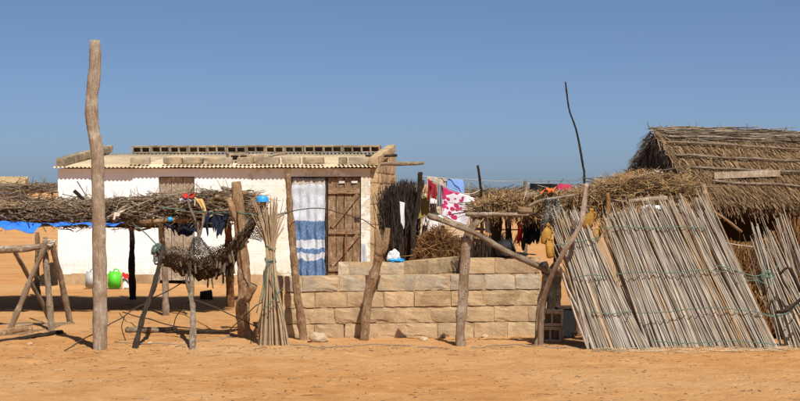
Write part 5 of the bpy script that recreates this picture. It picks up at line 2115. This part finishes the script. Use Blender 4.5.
mb = MB()
for k in range(2600):
    py = 346 + 60 * random.random() ** 1.6 if random.random() < .75 else U(300, 348)
    px = U(-20, 820)
    p = gpz(px, py)
    if noise.noise(Vector((p.x * .9, p.y * .9, 4))) < U(-.6, .35):
        continue
    yaw = random.gauss(0, .6)
    L = U(.008, .05) if random.random() < .95 else U(.06, .22)
    d = Vector((math.cos(yaw), math.sin(yaw), 0))
    q = p + d * L
    q.z = gz(q.x, q.y)
    r = U(.0012, .003)
    up = Vector((0, 0, r * .8))
    mb.tube([p + up, (p + q) / 2 + up + Vector((U(-.01, .01), U(-.01, .01), U(0, .008))), q + up], [r, r, r * .6], 4, .1)
o = mb.build("twig_litter", 'brush', None)
o['kind'] = 'stuff'
o['label'] = "scattered dark twigs and straw bits on the orange sand"
mb = MB()
for k in range(600):
    py = U(338, 352) if random.random() < .7 else U(352, 400)
    px = U(-10, 810)
    p = gpz(px, py)
    s = U(.003, .008)
    mb.box(p + Vector((0, 0, s * .4)), (s * 2, s * 1.6, s * 1.2), Matrix.Rotation(U(0, 3), 3, 'Z'), s * .3)
o = mb.build("grit", 'reed_bundle', None)
o['kind'] = 'stuff'
o['label'] = "small pale grit and shell bits strewn on the sand"
mb = MB()
for k in range(420):
    px = U(590, 790)
    p = gpz(px, U(345, 353))
    yaw = random.gauss(0, .7)
    mb.blade(p + Vector((0, 0, .012)), Vector((math.cos(yaw), math.sin(yaw), U(0, .12))).normalized(), U(.06, .28), U(.005, .010), Vector((0, -.5, .85)), .01, 2)
o = mb.build("fallen_straw", 'reed_bundle', None)
o['kind'] = 'stuff'
o['label'] = "loose straw fallen along the foot of the reed fence"
for (pts, lab) in (([(115, 344), (160, 346), (200, 343), (232, 340)], "grey cord lying on the sand under the hammock"), ([(600, 350), (622, 352), (634, 346), (645, 352)], "tangle of green twine at the foot of the narrow reed panel"), ([(290, 345), (330, 348), (380, 346), (440, 349)], "grey cord lying on the sand before the courtyard wall"), ([(470, 348), (510, 346), (548, 349), (590, 347)], "grey cord lying on the sand right of the grey post")):
    P = [gpz(*p) + Vector((0, 0, .012)) for p in pts]
    o = cord("cord", P, .005, 'twine' if 'green' in lab else 'net_grey', None, wander=.03)
    tag(o, lab, "cord")


# ------------------------------------------------------------------ the person behind the straw heap
def skin_mesh(verts, edges, radii, name, mat, root=0, sub=2):
    me = bpy.data.meshes.new(name)
    me.from_pydata([tuple(v) for v in verts], edges, [])
    o = bpy.data.objects.new(name, me)
    COL.objects.link(o)
    o.modifiers.new("skin", 'SKIN')
    for i, r in enumerate(radii):
        rr = r if isinstance(r, tuple) else (r, r)
        me.skin_vertices[0].data[i].radius = rr
        me.skin_vertices[0].data[i].use_root = (i == root)
    sm = o.modifiers.new("sub", 'SUBSURF')
    sm.levels = sm.render_levels = sub
    dg = bpy.context.evaluated_depsgraph_get()
    ev = o.evaluated_get(dg)
    nm = bpy.data.meshes.new_from_object(ev)
    for p in nm.polygons:
        p.use_smooth = True
    nm.materials.clear()
    nm.materials.append(M[mat])
    bpy.data.objects.remove(o)
    r = bpy.data.objects.new(name, nm)
    COL.objects.link(r)
    return r


PX = at(433.5, 0, 34.0).x
pr = thing("person", "person in white shirt and white cap standing behind the straw heap", "person", Vector((PX, 34.0, 0)))
V, E, RD = [], [], []


def av(p, r, prev=None):
    V.append(Vector(p))
    RD.append(r)
    if prev is not None:
        E.append((prev, len(V) - 1))
    return len(V) - 1


pel = av((0, 0, .80), (.135, .10))
bel = av((0, -.01, .95), (.125, .095), pel)
ch = av((0, -.01, 1.12), (.15, .105), bel)
shd = av((0, 0, 1.24), (.11, .08), ch)
nk = av((0, .0, 1.31), .048, shd)
jaw = av((-.01, -.012, 1.385), (.062, .075), nk)
hd = av((-.01, .0, 1.45), (.075, .09), jaw)
tp2 = av((-.01, .005, 1.515), (.06, .07), hd)
ns = av((-.02, -.105, 1.425), .016, jaw)
for s in (-1, 1):
    sh_ = av((s * .13, 0, 1.235), .05, shd)
    el = av((s * .185, -.01, .98), .040, sh_)
    wr2 = av((s * .20, -.12, .80), .028, el)
    pm = av((s * .19, -.155, .74), (.034, .020), wr2)
    for f in range(4):
        a = av((s * (.165 + f * .018), -.175, .685 - .004 * abs(f - 1.5)), .0085, pm)
        av((s * (.165 + f * .018), -.165, .645 + .006 * abs(f - 1.5)), .0075, a)
    th = av((s * .155, -.175, .725), .010, wr2)
    av((s * .14, -.19, .69), .008, th)
    hpj = av((s * .085, 0, .76), .085, pel)
    kn2 = av((s * .10, -.01, .43), .058, hpj)
    an = av((s * .10, .02, .08), .038, kn2)
    av((s * .11, -.12, .03), .03, an)
body = skin_mesh(V, E, RD, "body", 'skin', 0)
body.parent = pr
V, E, RD = [], [], []
a0 = av((0, 0, .72), (.155, .12))
a1 = av((0, -.01, .95), (.15, .115), a0)
a2 = av((0, -.01, 1.12), (.15, .12), a1)
a3 = av((0, 0, 1.24), (.10, .085), a2)
a4 = av((0, 0, 1.30), (.062, .06), a3)
for s in (-1, 1):
    b = av((s * .132, 0, 1.225), .060, a3)
    c = av((s * .178, -.005, 1.04), .058, b)
shirt = skin_mesh(V, E, RD, "shirt", 'cloth_white', 0)
shirt.parent = pr
V, E, RD = [], [], []
a0 = av((0, 0, .80), (.145, .11))
for s in (-1, 1):
    b = av((s * .088, 0, .72), .10, a0)
    c = av((s * .10, -.01, .43), .078, b)
    d = av((s * .10, .015, .10), .066, c)
tr_ = skin_mesh(V, E, RD, "trousers", 'trousers', 0)
tr_.parent = pr
mb = MB()
mb.lathe([(.089, 1.478), (.091, 1.49), (.089, 1.535), (.078, 1.562), (.05, 1.573), (.01, 1.575)], 20, Vector((PX - .01, 34.0, 0)), None, .92, 1.08)
mb.build("cap", 'cloth_white', pr, smooth=True)
for s in (-1, 1):
    mb = MB()
    mb.lathe([(.002, -.004), (.006, -.002), (.006, .002), (.002, .004)], 8, Vector((PX - .012 + s * .028, 34.0 - .082, 1.452)))
    mb.build("eye", 'white_plastic', pr, smooth=True)
    mb = MB()
    mb.lathe([(.003, -.028), (.013, -.014), (.015, .008), (.004, .03)], 8, Vector((PX - .01 + s * .077, 34.005, 1.445)), None, .5, 1.2)
    mb.build("ear", 'skin', pr, smooth=True)
